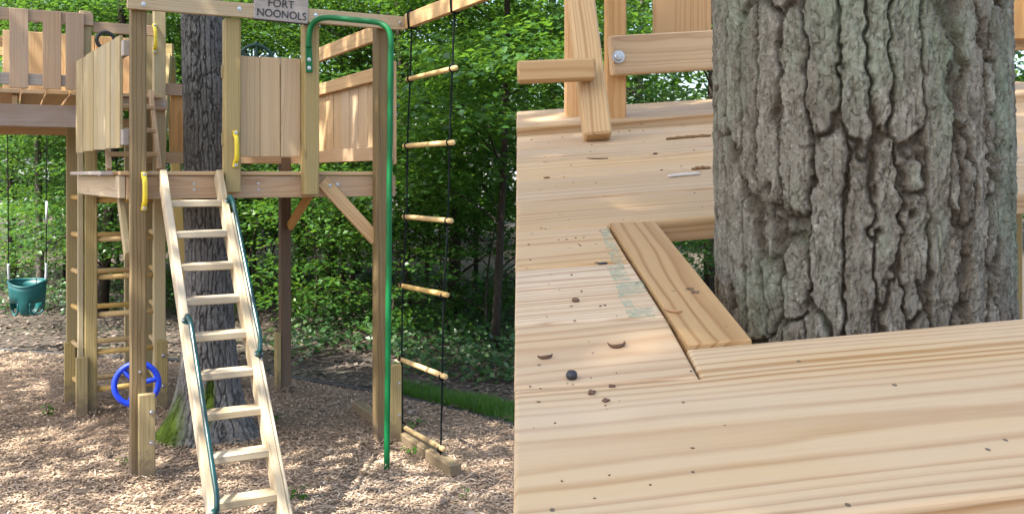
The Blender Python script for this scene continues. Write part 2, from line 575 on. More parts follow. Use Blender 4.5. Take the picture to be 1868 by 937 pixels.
M['ground'] = ground_mat()
M['mulch_base'] = mulch_base()
M['chips'] = chip_mat('chips', [(0, (.115, .072, .045)), (.3, (.29, .20, .128)), (.6, (.45, .335, .232)), (.88, (.58, .47, .36)), (1, (.74, .65, .55))])
M['litter'] = chip_mat('litter', [(0, (.035, .027, .021)), (.4, (.075, .058, .045)), (.8, (.14, .11, .088)), (1, (.28, .23, .19))])

# ------------------------------------------------------------------ the ground
rng = np.random.default_rng(11)


def edge_y(x):
    """depth of the mulch edging (world y) across world x"""
    return np.interp(x, [-9, -5.4, -3.2, -1.85, -.95, -.35, .0, 1.5, 5], [10.0, 9.8, 9.15, 8.35, 7.75, 7.25, 6.85, 5.6, 3.2])


me = np_mesh('ground', [(-150, -150, 0), (150, -150, 0), (150, 150, 0), (-150, 150, 0)], [(0, 1, 2, 3)])
tag(link('ground', me, M['ground']), kind='structure')
xs = np.linspace(-9, 5, 140)
top = edge_y(xs)
v = np.vstack([np.c_[xs, np.full_like(xs, -3), np.full_like(xs, .006)], np.c_[xs, top, np.full_like(xs, .006)]])
k = len(xs)
fcs = np.array([(i, i + 1, k + i + 1, k + i) for i in range(k - 1)])
tag(link('mulch_bed', np_mesh('mulch_bed', v, fcs), M['mulch_base']), kind='structure')


def flakes(n, xy, lmin, lmax, wmin, wmax, zmax, tilt, seed):
    """little bent flakes (4 triangles each) lying about"""
    g = np.random.default_rng(seed)
    L = g.uniform(lmin, lmax, n) * .5; W = g.uniform(wmin, wmax, n) * .5
    a = g.uniform(0, 2 * np.pi, n); t1 = g.normal(0, tilt, n); t2 = g.normal(0, tilt, n)
    c, s = np.cos(a), np.sin(a)
    z = g.uniform(.004, zmax, n)
    bend = g.uniform(-.12, .25, n) * L
    quad = []
    for (sx, sy) in ((-1, -1), (0, -1), (1, -1), (1, 1), (0, 1), (-1, 1)):
        lx = sx * L; ly = sy * W * g.uniform(.55, 1.15, n)
        X = xy[:, 0] + lx * c - ly * s; Y = xy[:, 1] + lx * s + ly * c
        Z = z + lx * t1 + ly * t2 + (bend if sx == 0 else 0)
        quad.append(np.c_[X, Y, np.maximum(Z, .003)])
    V = np.stack(quad, 1).reshape(-1, 3)
    i = np.arange(n)[:, None] * 6
    F = np.concatenate([i + np.array([[0, 1, 4, 5]]), i + np.array([[1, 2, 3, 4]])], 0)
    return V, F


def in_mulch(n, seed):
    g = np.random.default_rng(seed)
    # more chips near the camera where they show largest
    y = 3.9 + 6.3 * g.random(n) ** 1.25
    half = .60 * y
    x = g.uniform(-1, 1, n) * 3.4 * (y / 6) - 2.2
    xy = np.c_[x, y]
    return xy[(y < edge_y(x) - .02) & (x > -6.5) & (x < 1.6)]


xy = in_mulch(190000, 3)
heap = np.zeros(len(xy))
for (bx, by) in [(-2.29, 5.66), (-2.22, 5.60), (-.92, 6.40), (-.86, 6.44), (-1.95, 7.97), (-3.26, 7.2), (-2.81, 7.42), (-3.57, 7.6), (-.78, 5.82), (-1.44, 4.4), (-1.08, 4.6), (-2.14, 6.6)]:
    rad_ = .16 if by != 6.6 else .55
    q_ = g0 = np.random.default_rng(int(abs(bx) * 1000))
    m_ = 260 if by != 6.6 else 1200
    a_ = g0.uniform(0, 6.283, m_); r_ = rad_ * (.25 + .75 * g0.random(m_) ** .8)
    xy = np.vstack([xy, np.c_[bx + r_ * np.cos(a_), by + r_ * np.sin(a_)]])
    heap = np.concatenate([heap, .042 * (1 - r_ / rad_) ** .8])
V, F = flakes(len(xy), xy, .011, .044, .004, .012, .020, .19, 4)
tone = fbm(xy[:, 0] * 1.1, xy[:, 1] * 1.1, 5, 3)
g = np.random.default_rng(6)
V[:, 2] += np.repeat(heap, 6)
rv = np.clip(.50 + .19 * g.normal(size=len(xy)) + (tone - .5) * .5, 0, 1)
ch = link('wood_chips', np_mesh('wood_chips', V, F, attrs={'rnd': np.repeat(rv, 6)}), M['chips'])
tag(ch, 'tan shredded wood chips covering the ground under the fort', 'wood chips', kind='stuff')

xy = in_mulch(260, 31)
V, F = flakes(len(xy), xy, .04, .085, .025, .05, .034, .25, 32)
fl_ = link('fallen_leaves', np_mesh('fallen_leaves', V, F, attrs={'rnd': np.repeat(g.uniform(.35, 1, len(xy)), 6)}), M['litter'])
tag(fl_, 'dry fallen leaves scattered over the wood chips', 'fallen leaves', kind='stuff')
n = 30000
y = 6.5 + 13 * g.random(n) ** 1.2; x = g.uniform(-.75, .45, n) * y
ok = y > edge_y(x) + .02
xy = np.c_[x, y][ok]
V, F = flakes(len(xy), xy, .03, .075, .015, .045, .02, .2, 9)
lt = link('leaf_litter', np_mesh('leaf_litter', V, F, attrs={'rnd': np.repeat(np.clip(.45 + .22 * g.normal(size=len(xy)), 0, 1), 6)}), M['litter'])
tag(lt, 'grey brown dead leaf litter on the floor of the wood', 'leaf litter', kind='stuff')

pts = [(x_, float(edge_y(x_)) + .02 * math.sin(x_ * 5), .010 + .010 * math.sin(x_ * 3.1)) for x_ in np.linspace(-7.5, 2.0, 60)]
ed = tube('landscape_edging', None, pts, .018, M['black'], 8)
tag(ed, 'black plastic edging between the wood chips and the wood', 'edging')


# ------------------------------------------------------------------ leaves and trees
def leaf_geo(P, Nrm, az, size, droop=.1, wide=.34):
    """kite leaves folded along the midrib: P (n,3) base points, Nrm normals, az azimuths"""
    n = len(P)
    d = np.c_[np.cos(az), np.sin(az), np.zeros(n)]
    d = d - Nrm * np.sum(d * Nrm, 1)[:, None]; d /= np.linalg.norm(d, axis=1)[:, None]
    s = np.cross(Nrm, d)
    S = size[:, None]
    tip = P + d * S - Nrm * S * droop
    mid = P + d * S * .42
    l = mid + s * S * wide + Nrm * S * .07
    r_ = mid - s * S * wide + Nrm * S * .07
    V = np.stack([P, l, tip, r_], 1).reshape(-1, 3)
    i = np.arange(n)[:, None] * 4
    F = np.concatenate([i + np.array([[0, 2, 1]]), i + np.array([[0, 3, 2]])], 0)
    return V, F


def spray(g, c, rad, n, size, flat=.10, tilt=.35):
    """a flat fan of leaves round c"""
    a = g.uniform(0, 2 * np.pi, n); rr = rad * np.sqrt(g.random(n))
    P = np.c_[c[0] + rr * np.cos(a), c[1] + rr * np.sin(a), c[2] + g.normal(0, flat * rad, n) - .12 * rr ** 2 / rad]
    N = np.c_[g.normal(0, tilt, n) + .12 * np.cos(a), g.normal(0, tilt, n) + .12 * np.sin(a), np.ones(n)]
    N /= np.linalg.norm(N, axis=1)[:, None]
    az = a + g.normal(0, .9, n)
    return P, N, az, size * g.uniform(.6, 1.25, n)


def trunk_geo(base, height, r0, lean, seed, seg=10, rings=14, taper=.6, flare=1.5):
    g = np.random.default_rng(seed)
    zz = np.linspace(0, 1, rings)
    ph = g.uniform(0, 6)
    pts = [(base[0] + lean[0] * t + .05 * math.sin(t * 5 + ph), base[1] + lean[1] * t + .05 * math.cos(t * 4 + ph), height * t - .05) for t in zz]
    rad = [r0 * ((1 - taper * t) + (flare - 1) * math.exp(-t * height / .35)) for t in zz]
    return pts, rad


def tree(name, base, height, r0, lean, sprays, z0, z1, spread, leaf, lpm, label, seed, bark='bark_wood', lm='leaf', group=None, srad=(.45, .95), bias=(0, 0), cat='tree'):
    g = np.random.default_rng(seed)
    t = thing(name, (base[0], base[1], 0), 0, label, cat, group)
    pts, rad = trunk_geo((0, 0), height, r0 * .85, lean, seed, flare=1.25)
    geos = [tube_geo(pts, rad, 12)]
    P, N, A, S = [], [], [], []
    for k in range(sprays):
        zc = z0 + (z1 - z0) * g.random()
        tt = zc / height
        ax = np.array([np.interp(tt * height, [p[2] for p in pts], [p[i] for p in pts]) for i in (0, 1)])
        a = g.uniform(0, 2 * np.pi); rr = spread * math.sqrt(g.random()) * (1.1 - .45 * abs(2 * (zc - z0) / (z1 - z0) - 1))
        c = np.array([ax[0] + rr * math.cos(a) + bias[0], ax[1] + rr * math.sin(a) + bias[1], zc])
        sr = g.uniform(*srad)
        p_, n_, a_, s_ = spray(g, c, sr, int(lpm * sr * sr * 3.1), leaf)
        P.append(p_); N.append(n_); A.append(a_); S.append(s_)
        z_at = max(.3, zc - .35 * rr - .1)
        if z_at < height * .98 and k % 2 == 0:
            b0 = np.array([np.interp(z_at, [p[2] for p in pts], [p[i] for p in pts]) for i in (0, 1, 2)])
            mid = (b0 + c) / 2 + np.array([0, 0, .1 * rr])
            geos.append(tube_geo([b0, mid, c], [max(.006, r0 * .22 * (1 - tt * .5)), .010, .004], 5, False))
    V, F = join_geo(geos)
    me = quads_to_mesh('trunk', V, F)
    a = me.attributes.new('plate', 'FLOAT', 'POINT'); a.data.foreach_set('value', g.random(len(V)).astype(np.float32) * .6 + .4)
    link('trunk', me, M[bark], t)
    P = np.vstack(P); N = np.vstack(N); A = np.concatenate(A); S = np.concatenate(S)
    keep = P[:, 2] > .05
    P, N, A, S = P[keep], N[keep], A[keep], S[keep]
    V, F = leaf_geo(P, N, A, S)
    rv = np.clip(.42 + .2 * g.normal(size=len(P)) + .35 * (fbm(P[:, 0] * .8 + seed, P[:, 2] * .9, 3, 2) - .5), 0, 1)
    link('crown', np_mesh('crown', V, F, attrs={'rnd': np.repeat(rv, 4)}), M[lm], t)
    return t


def at(px, Z): return ((px - CX) / FPX * Z, Z)


GR = 'trees of the wood behind the fort'
TREES = [
    # px, depth, height, radius, lean, sprays, z0, z1, spread, leaf, label, bark, leafmat
    (834, 12.5, 9, .095, (.05, .1), 70, .9, 5.0, 2.0, .11, 'dark straight tree trunk just right of the rope ladder', 'bark_wood', 'leaf'),
    (596, 13.5, 9, .11, (.9, .2), 70, .8, 5.1, 2.1, .11, 'dark leaning tree between the rear post and the front corner post', 'bark_wood', 'leaf'),
    (738, 11.5, 8, .045, (-.15, .1), 50, 1.2, 5.4, 1.7, .11, 'slim young tree seen between the green pole and the rope ladder', 'bark_wood', 'leaf'),
    (69, 13.0, 8, .06, (.05, .1), 60, .9, 5.8, 1.9, .11, 'slim pale tree behind the toddler swing', 'bark_pale', 'leaf_dark'),
    (190, 12.2, 8, .085, (.35, .0), 60, .9, 5.6, 1.9, .11, 'leaning dark tree seen through the climbing rungs', 'bark_wood', 'leaf_dark'),
    (555, 16.5, 10, .09, (.2, .1), 70, .7, 6.8, 2.4, .125, 'slender tree far behind the rear post with the knee brace', 'bark_wood', 'leaf_dark'),
    (905, 9.6, 8, .05, (.15, .2), 46, 1.4, 4.4, 1.5, .15, 'tree with big near leaves at the right of the lawn strip', 'bark_wood', 'leaf'),
    (655, 17.5, 10, .10, (-.2, .1), 70, .7, 7.0, 2.5, .125, 'tall tree behind the right plank wall of the fort', 'bark_wood', 'leaf'),
    (455, 14.5, 9, .055, (.1, .1), 60, .8, 6.0, 2.1, .115, 'thin tree behind the gate panel of the fort', 'bark_wood', 'leaf'),
    (325, 18.0, 10, .11, (.1, .1), 70, .8, 7.0, 2.6, .125, 'tree far behind the upper step ladder', 'bark_wood', 'leaf_dark'),
    (250, 15.0, 9, .06, (-.2, .1), 60, .9, 6.2, 2.2, .115, 'young tree far behind the brown front left post', 'bark_pale', 'leaf'),
    (15, 16.0, 9, .08, (-.1, .1), 70, 1.3, 6.6, 2.3, .12, 'tree at the far left edge behind the picket railing', 'bark_wood', 'leaf_dark'),
    (130, 17.5, 10, .07, (.1, .1), 60, 2.0, 7.0, 2.3, .125, 'background tree above the ground between swing and corner post', 'bark_wood', 'leaf_dark'),
    (1000, 13.5, 9, .08, (.1, .1), 66, .9, 5.8, 2.0, .115, 'leafy tree beyond the step ladder foot on the near deck', 'bark_wood', 'leaf_dark'),
    (1166, 14.0, 9, .085, (.05, .1), 60, .9, 5.8, 2.0, .115, 'pale trunk seen beside the orange post of the near deck', 'bark_pale', 'leaf'),
    (1300, 12.0, 9, .09, (.1, .1), 60, .6, 5.0, 2.0, .115, 'leafy tree behind the bolted rail of the near deck', 'bark_wood', 'leaf_dark'),
]
for i, (px, Z, h, r0, lean, ns, z0, z1, sprd, lf, lab, bk, lmn) in enumerate(TREES):
    nm = 'pale_tree' if bk == 'bark_pale' else 'woodland_tree'
    tree(nm, at(px, Z), h, r0, lean, int(ns * .82), z0, z1, sprd, lf * .61, 245, lab, 100 + i, bk, lmn, GR)

SHRUBS = [(30, 15.0, 'low shrub at the wood edge behind the toddler swing'), (150, 14.6, 'low shrub seen left of the brown climbing post'), (235, 14.0, 'low shrub seen through the climbing rungs'),
          (330, 12.6, 'low shrub left of the oak trunk'), (450, 11.6, 'low shrub right of the ladder top'), (490, 13.6, 'taller shrub left of the dark rear post'), (565, 11.0, 'low shrub just right of the dark rear post'),
          (640, 12.0, 'low shrub left of the front right post'), (720, 10.6, 'low shrub behind the foot of the green pole'), (800, 11.4, 'low shrub behind the rope ladder'), (890, 10.6, 'low shrub above the grass strip'), (955, 11.5, 'low shrub beside the far edge of the near deck')]
for i, (px, Z, lab) in enumerate(SHRUBS):
    tree('shrub', at(px, Z), 1.9, .018, (.1, .1), 17, .15, 1.75, .85, .075, 190, lab, 300 + i, 'bark_wood', 'leaf_dark' if i % 2 else 'leaf', 'shrubs along the edge of the wood', (.25, .5), cat='shrub')

SAPLINGS = [(440, 16, .030, .2, 'thin dark sapling stem right of the ladder rails'), (470, 18, .04, -.3, 'thin dark stem just left of the rear post'), (545, 12.6, .028, .5, 'leaning thin stem just right of the rear post'),
            (620, 15, .05, .1, 'dark upright stem under the knee brace'), (640, 14, .035, -.2, 'thin dark stem left of the front right post'), (780, 14.5, .035, .2, 'thin stem between the ropes of the rope ladder'),
            (865, 15, .045, -.1, 'slim stem right of the rope ladder'), (110, 15.5, .035, .2, 'thin stem right of the toddler swing'), (30, 17, .04, .1, 'thin stem left of the toddler swing'), (212, 16, .03, -.1, 'thin stem seen through the upper rungs')]
for i, (px, Z, r0, ln, lab) in enumerate(SAPLINGS):
    tree('sapling', at(px, Z), 7.0, r0, (ln, .1), 12, 2.2, 5.5, 1.2, .08, 190, lab, 400 + i, 'bark_wood', 'leaf', 'thin saplings in the wood', (.3, .6), cat='sapling')

# the far wood, one mass of leaves
g = np.random.default_rng(55)
P, N, A, S = [], [], [], []
for k in range(980):
    Z = g.uniform(20, 34)
    c = np.array([g.uniform(-.66, .62) * Z, Z, .4 + 11.5 * g.random() ** 1.1])
    dens = vnoise(np.array([c[0] * .28]), np.array([c[2] * .4]), 8)[0]
    if dens < .30: continue
    sr = g.uniform(.7, 1.5)
    q = spray(g, c, sr, int(34 * sr * sr * 3.1), .22, .16, .5)
    P.append(q[0]); N.append(q[1]); A.append(q[2]); S.append(q[3])
P = np.vstack(P); N = np.vstack(N); A = np.concatenate(A); S = np.concatenate(S)
V, F = leaf_geo(P, N, A, S)
fw = link('far_wood', np_mesh('far_wood', V, F, attrs={'rnd': np.repeat(np.clip(.4 + .2 * g.normal(size=len(P)), 0, 1), 4)}), M['leaf_dark'])
tag(fw, 'dense green mass of the far wood behind the trees', 'wood', kind='stuff')

# a pale house glimpsed through the trees
def house(px, Z, w_, label):
    x0 = (px - CX) / FPX * Z
    t = thing('house', (x0, Z, 0), R(-6), label, 'house', 'houses glimpsed through the wood')
    link('wall', box_mesh(w_, 6.0, 3.0, .02), M['siding'], t, Matrix.Translation((-w_ / 2, 3, 1.5)))
    V = np.array([(-w_ / 2 - .4, -.4, 2.95), (w_ / 2 + .4, -.4, 2.95), (w_ / 2 + .4, 6.4, 2.95), (-w_ / 2 - .4, 6.4, 2.95), (-w_ / 2 - .4, 3, 5.0), (w_ / 2 + .4, 3, 5.0)])
    me = bpy.data.meshes.new('roof'); me.from_pydata([tuple(v_) for v_ in V], [], [(0, 1, 5, 4), (2, 3, 4, 5), (0, 4, 3), (1, 2, 5), (0, 3, 2, 1)])
    link('roof', me, M['litter_roof'], t)
    for k_ in range(3):
        xk = -w_ / 2 + w_ * (k_ + .5) / 3
        fr_ = link('window', box_mesh(1.2, .08, 1.3, .01), M['sleeve'], t, Matrix.Translation((xk - .6, -.02, 1.6)))
        link('pane', box_mesh(1.0, .04, 1.1, .005), M['pane'], fr_, Matrix.Translation((.1, -.04, 0)))


M['siding'] = plain('siding', (.55, .57, .62), .7)
M['litter_roof'] = plain('litter_roof', (.12, .11, .11), .9)
M['pane'] = plain('pane', (.03, .04, .05), .08)
house(110, 42, 9, 'pale blue house glimpsed through the trees behind the toddler swing')
house(1000, 44, 7, 'pale house glimpsed through the trees beyond the near deck')

# low ground cover along the wood's edge
n = 26000
y = 8.2 + 9 * g.random(n) ** 1.1; x = g.uniform(-.60, .35, n) * y
ey = edge_y(x)
m_ = (y > ey + .35 + .7 * g.random(n)) & (vnoise(x * 1.2, y * 1.2, 21) + .25 * (x > -2.6) > .52) & ((x > -2.7) | (y > 12.3))
x, y = x[m_], y[m_]
x2 = g.uniform(.35, 1.9, 2600); y2 = g.uniform(2.4, 5.6, 2600)          # and below the near deck
x, y = np.concatenate([x, x2]), np.concatenate([y, y2])
P = np.c_[x, y, .02 + .22 * g.random(len(x)) ** 1.5]
N = np.c_[g.normal(0, .4, len(x)), g.normal(-.25, .4, len(x)), np.ones(len(x))]; N /= np.linalg.norm(N, axis=1)[:, None]
V, F = leaf_geo(P, N, g.uniform(0, 6.28, len(x)), g.uniform(.05, .10, len(x)))
gc = link('ground_cover', np_mesh('ground_cover', V, F, attrs={'rnd': np.repeat(g.random(len(x)), 4)}), M['ivy'])
tag(gc, 'low green ground cover plants along the edge of the wood', 'ground cover', kind='stuff')

# strip of grass on the right
n = 15000
x = g.uniform(-1.15, 1.2, n); y = edge_y(x) + .06 + .55 * g.random(n) * np.interp(x, [-1.15, -.6, 0, 1.2], [.25, .8, 1, 1])
keep = vnoise(x * 7, y * 9, 91) + .35 * g.random(n) > .30; x, y = x[keep], y[keep]; n = len(x)
hgt = g.uniform(.03, .11, n) * (.5 + vnoise(x * 4, y * 4, 92)); a = g.uniform(0, 6.28, n); b_ = g.normal(0, .035, (n, 2))
w = .003
V = np.stack([np.c_[x - w * np.cos(a), y - w * np.sin(a), np.zeros(n)], np.c_[x + w * np.cos(a), y + w * np.sin(a), np.zeros(n)], np.c_[x + b_[:, 0], y + b_[:, 1], hgt]], 1).reshape(-1, 3)
F = (np.arange(n)[:, None] * 3 + np.array([[0, 1, 2]]))
gr = link('grass', np_mesh('grass', V, F, attrs={'rnd': np.repeat(g.random(n), 3)}), M['grass'])
tag(gr, 'strip of short green grass behind the edging on the right', 'grass', kind='stuff')


def weed(px, py, n, size, label):
    Z = EYE * FPX / (py - CY); x0 = (px - CX) / FPX * Z
    t = thing('weed', (x0, Z, 0), 0, label, 'weed', 'small weeds in the wood chips')
    gg = np.random.default_rng(px)
    a = np.arange(n) * 2.4 + gg.random(n)
    rr = np.linspace(.01, size * .7, n)
    P = np.c_[rr * np.cos(a), rr * np.sin(a), .03 + .05 * gg.random(n)]
    N = np.c_[.35 * np.cos(a), .35 * np.sin(a), np.ones(n)]; N /= np.linalg.norm(N, axis=1)[:, None]
    V, F = leaf_geo(P, N, a, np.full(n, size * .75))
    link('leaves', np_mesh('leaves', V, F, attrs={'rnd': np.repeat(gg.random(n), 4)}), M['grass'], t)
    V, F = join_geo([tube_geo([(0, 0, -.01), (p[0] * .5, p[1] * .5, p[2] * .6), p], [.002, .0015, .001], 5) for p in P])
    link('stem', quads_to_mesh('stem', V, F), M['grass'], t)


weed(88, 757, 12, .06, 'small dark green weed left of the climbing frame posts')
weed(225, 850, 6, .04, 'tiny green seedling left of the front left post base')
weed(500, 772, 10, .06, 'green weed right of the oak roots behind the ladder')
weed(545, 912, 10, .06, 'bright green weed beside the ladder foot')
weed(752, 832, 10, .06, 'green weed growing beside the ground timber')
weed(760, 778, 10, .07, 'pale green weed behind the ground timber')
weed(850, 912, 5, .035, 'tiny green seedling in the chips at the lower right')


# ------------------------------------------------------------------ furrowed trunks
def bark_trunk(parent, rfun, axis, zs, nth, cells, plen, depth, seed, mat, moss=None, name='trunk', smooth=True, brown=None):
    """displaced trunk; rfun(z) radius, axis(z)->(x,y), cells plates round, plen plate length in m"""
    th = np.arange(nth) / nth
    T, Zg = np.meshgrid(th, zs)
    wx = (fbm(T * 8, Zg * 5, seed, 4, 8) - .5)
    wy = (fbm(T * 10, Zg * 8, seed + 3, 4, 10) - .5)
    wf = fbm(T * cells * 3, Zg * cells * 2, seed + 33, 3, cells * 3) - .5
    wg = fbm(T * cells * 3, Zg * cells * 2, seed + 37, 3, cells * 3) - .5
    s = T * cells + wx * .8 + wf * .42
    t = Zg / plen + wy * 2.2 + wg * .25
    f1, f2, cid = worley(s, t, seed + 7, cells)
    e = np.clip((f2 - f1 - .03) / .10, 0, 1)
    # shorter, shallower cracks across and inside the plates
    s2 = T * cells * 2 + wx * 2.0 + wf * 1.4
    f1b, f2b, cb = worley(s2, Zg / plen * 3.2 + wg * 1.2 + wy * 2, seed + 21, cells * 2)
    e2 = np.clip((f2b - f1b) / .09, 0, 1)
    # long thin splits, scales lying over one another, and grit
    sn = fbm(T * cells * 4, Zg * cells * .9, seed + 50, 3, cells * 4)
    split = np.clip((np.abs(sn - .5) - .004) / .035, 0, 1)
    lay = fbm(T * cells * 3, Zg * cells * .9, seed + 60, 4, cells * 3)
    q_ = lay * 8 + cb * 2.5
    ter = (np.floor(q_) + np.clip((q_ - np.floor(q_)) * 6, 0, 1)) / 8
    med = lay - .5
    fine = fbm(T * cells * 10, Zg * cells * 4, seed + 80, 3, cells * 10) - .5
    dome = np.clip(f2 - f1, 0, .6)
    h = depth * (e * .70 + .10 * dome + .22 * e2 * e + .20 * split * e + .36 * (ter - .6) * (.3 + .7 * e) + .46 * fine + .16 * (cid - .5) * e - .9)
    ew = np.clip((f2 - f1 - .02) / .20, 0, 1)  # dark colour zone widened past the furrows, painted shade for contrast
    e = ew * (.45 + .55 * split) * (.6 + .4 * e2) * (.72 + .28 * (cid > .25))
    rr = np.array([[rfun(z, a) for a in th * 2 * math.pi] for z in zs]) if rfun.__code__.co_argcount == 2 else np.array([rfun(z) for z in zs])[:, None] * np.ones((1, nth))
    rr = rr + h
    ax = np.array([axis(z) for z in zs])
    X = ax[:, 0:1] + rr * np.cos(T * 2 * math.pi); Y = ax[:, 1:2] + rr * np.sin(T * 2 * math.pi)
    V = np.stack([X, Y, Zg], -1).reshape(-1, 3)
    nz = len(zs)
    i = np.arange(nz - 1)[:, None] * nth; j = np.arange(nth)[None, :]; j2 = (j + 1) % nth
    F = np.stack([i + j, i + j2, i + nth + j2, i + nth + j], -1).reshape(-1, 4)
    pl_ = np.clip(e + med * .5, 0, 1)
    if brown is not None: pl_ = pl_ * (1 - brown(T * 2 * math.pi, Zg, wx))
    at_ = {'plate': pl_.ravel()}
    if moss is not None: at_['moss'] = moss(T * 2 * math.pi, Zg).ravel()
    return link(name, np_mesh(name, V, F, smooth, at_), mat, parent)


def crown(parent, c, rad, zr, n, leaf, lpm, seed, lm='leaf', srad=(.6, 1.2), limbs=7, from_z=4.5, r0=.1, top=(0, 0), dense=None):
    g = np.random.default_rng(seed)
    P, N, A, S = [], [], [], []
    cs = []
    for k in range(n):
        a = g.uniform(0, 6.28); rr = rad * math.sqrt(g.random())
        cc = np.array([c[0] + rr * math.cos(a), c[1] + rr * math.sin(a), g.uniform(*zr)])
        if dense is not None and k % 4 == 0: cc = np.array([dense[0] + g.normal(0, .55), dense[1] + g.normal(0, .55), dense[2] + g.normal(0, .5)])
        sr = g.uniform(*srad); cs.append(cc)
        q = spray(g, cc, sr, int(lpm * sr * sr * 3.1), leaf, .2, .45)
        for lst, v_ in zip((P, N, A, S), q): lst.append(v_)
    P = np.vstack(P); N = np.vstack(N); A = np.concatenate(A); S = np.concatenate(S)
    V, F = leaf_geo(P, N, A, S)
    link('crown', np_mesh('crown', V, F, attrs={'rnd': np.repeat(np.clip(.45 + .2 * g.normal(size=len(P)), 0, 1), 4)}), M[lm], parent)
    geos = []
    for k in range(limbs):
        e = cs[k * len(cs) // limbs]
        b0 = np.array([top[0], top[1], from_z + .5 * k % 2])
        mid = b0 * .5 + e * .5 + np.array([0, 0, .5])
        geos.append(tube_geo(smooth_path([b0, mid, e], 5), np.linspace(r0, .02, 11), 7, False))
    V, F = join_geo(geos)
    me = quads_to_mesh('limbs', V, F)
    link('limbs', me, M['bark_wood'], parent)


# --- the oak that grows up through the fort
OAK = (-2.145, 6.62)
oak = thing('oak_tree', (*OAK, 0), 0, 'grey barked oak growing up through the fort deck, mossy at its base', 'tree')


def oak_r(z, a):
    base = .150 - .004 * z + .045 * math.exp(-max(z, 0) / .9)
    fl = math.exp(-max(z, 0) / .22)
    lob = .55 + .45 * math.cos(3 * a + .6) + .35 * math.cos(5 * a + 2.0) + .5 * max(0, math.cos(a - 3.5)) ** 2
    return base + fl * (.13 + .055 * lob)


def oak_moss(th, z):
    left = np.exp(-((np.angle(np.exp(1j * (th - 3.9)))) / .75) ** 2) * np.clip(1.25 - z / .45, 0, 1)
    right = np.exp(-((np.angle(np.exp(1j * (th - 5.05)))) / .22) ** 2) * np.exp(-((z - .32) / .20) ** 2)
    return np.clip(left + right * .95, 0, 1)


zs = np.concatenate([np.linspace(-.06, .5, 60), np.linspace(.51, 3.3, 260), np.linspace(3.4, 8.5, 40)])
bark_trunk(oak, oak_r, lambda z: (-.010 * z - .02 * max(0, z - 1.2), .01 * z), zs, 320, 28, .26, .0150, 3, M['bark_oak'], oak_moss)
crown(oak, (-.6, -.2), 2.8, (6.4, 9.5), 30, .15, 34, 61, limbs=8, from_z=5.2, r0=.07, top=(-.1, .08))

# ------------------------------------------------------------------ the fort (own frame: u along the front, v back, w up)
TH = R(28.4)
A0 = (-2.293, 5.70, 0)
X_, Y_, Z_ = (1, 0, 0), (0, 1, 0), (0, 0, 1)
fort = thing('play_fort', A0, TH, 'open wooden play fort deck on tall posts built around the oak', 'play fort')

BOLT = None


def bolt(parent, p, normal, r=.011, name='bolt'):
    global BOLT
    if BOLT is None:
        V, F = lathe([(0.0, .010), (.55, .010), (.62, .006), (.62, .003), (1.0, .0028), (1.0, 0)], 6)
        V = V * np.array([1, 1, 1.0])
        V, F = lathe([(0.001, .62), (.5, .60), (.62, .5), (.62, .2), (1.0, .18), (1.0, 0)], 12)
        BOLT = quads_to_mesh('bolt', V, F, False)
    q = Vector(normal).to_track_quat('Z', 'Y').to_matrix().to_4x4()
    q.translation = Vector(p)
    return link(name, BOLT, M['steel'], parent, q @ Matrix.Diagonal((r, r, r, 1)))


def post(parent, u, v, w0, w1, mat, s=.09, name='post'):
    return plank(name, parent, (u, v, w0), (u, v, w1), s, s, X_, mat, .006)


def handle(parent, p, mat, L=.225, out=(0, -1, 0), along=(0, 0, 1), name='grab_handle'):
    """moulded D handle with two screw pads; p is the middle on the face"""
    o, a, p = Vector(out), Vector(along), Vector(p)
    h = L / 2
    path = [p - a * h + o * .004, p - a * (h - .028) + o * .012, p - a * (h - .052) + o * .045, p + o * .052, p + a * (h - .052) + o * .045, p + a * (h - .028) + o * .012, p + a * h + o * .004]
    pts = smooth_path(path, 5)
    n_ = len(pts)
    rad = [.0145 + .004 * abs(2 * i / (n_ - 1) - 1) ** 3 for i in range(n_)]
    V, F = tube_geo(pts, rad, 10)
    hd = link(name, quads_to_mesh(name, V, F), mat, parent)
    for s_ in (-1, 1): bolt(hd, p + a * (s_ * (h - .012)) + o * .021, out, .012, 'screw')
    return hd


FV = -.045                      # the posts' middle plane
fl = post(fort, 0, FV, -.05, 3.25, M['post_brown'])
fr = post(fort, 1.556, FV, -.05, 2.86, M['post_brown'], .088)
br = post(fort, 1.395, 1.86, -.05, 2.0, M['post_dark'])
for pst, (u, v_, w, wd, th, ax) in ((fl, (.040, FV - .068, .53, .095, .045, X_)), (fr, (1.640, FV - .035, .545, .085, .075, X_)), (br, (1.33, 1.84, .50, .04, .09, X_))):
    bl = plank('post_block', fort, (u, v_, -.04), (u, v_, w), wd, th, ax, M['treated'], .005)
for w in (.235, .42): bolt(fort, (.065, FV - .0915, w), (0, -1, 0), .016)
for w in (.17, .39): bolt(fort, (1.6835, FV - .035, w), (1, 0, 0), .016); bolt(fort, (1.665, FV - .073, w + .03), (0, -1, 0), .012)
bolt(fort, (.005, FV - .046, .66), (0, -1, 0), .010)
handle(fl, (0, 0, 0), M['yellow']).matrix_basis = fl.matrix_basis.inverted() @ Matrix.Translation((.028, FV - .046, 1.748))

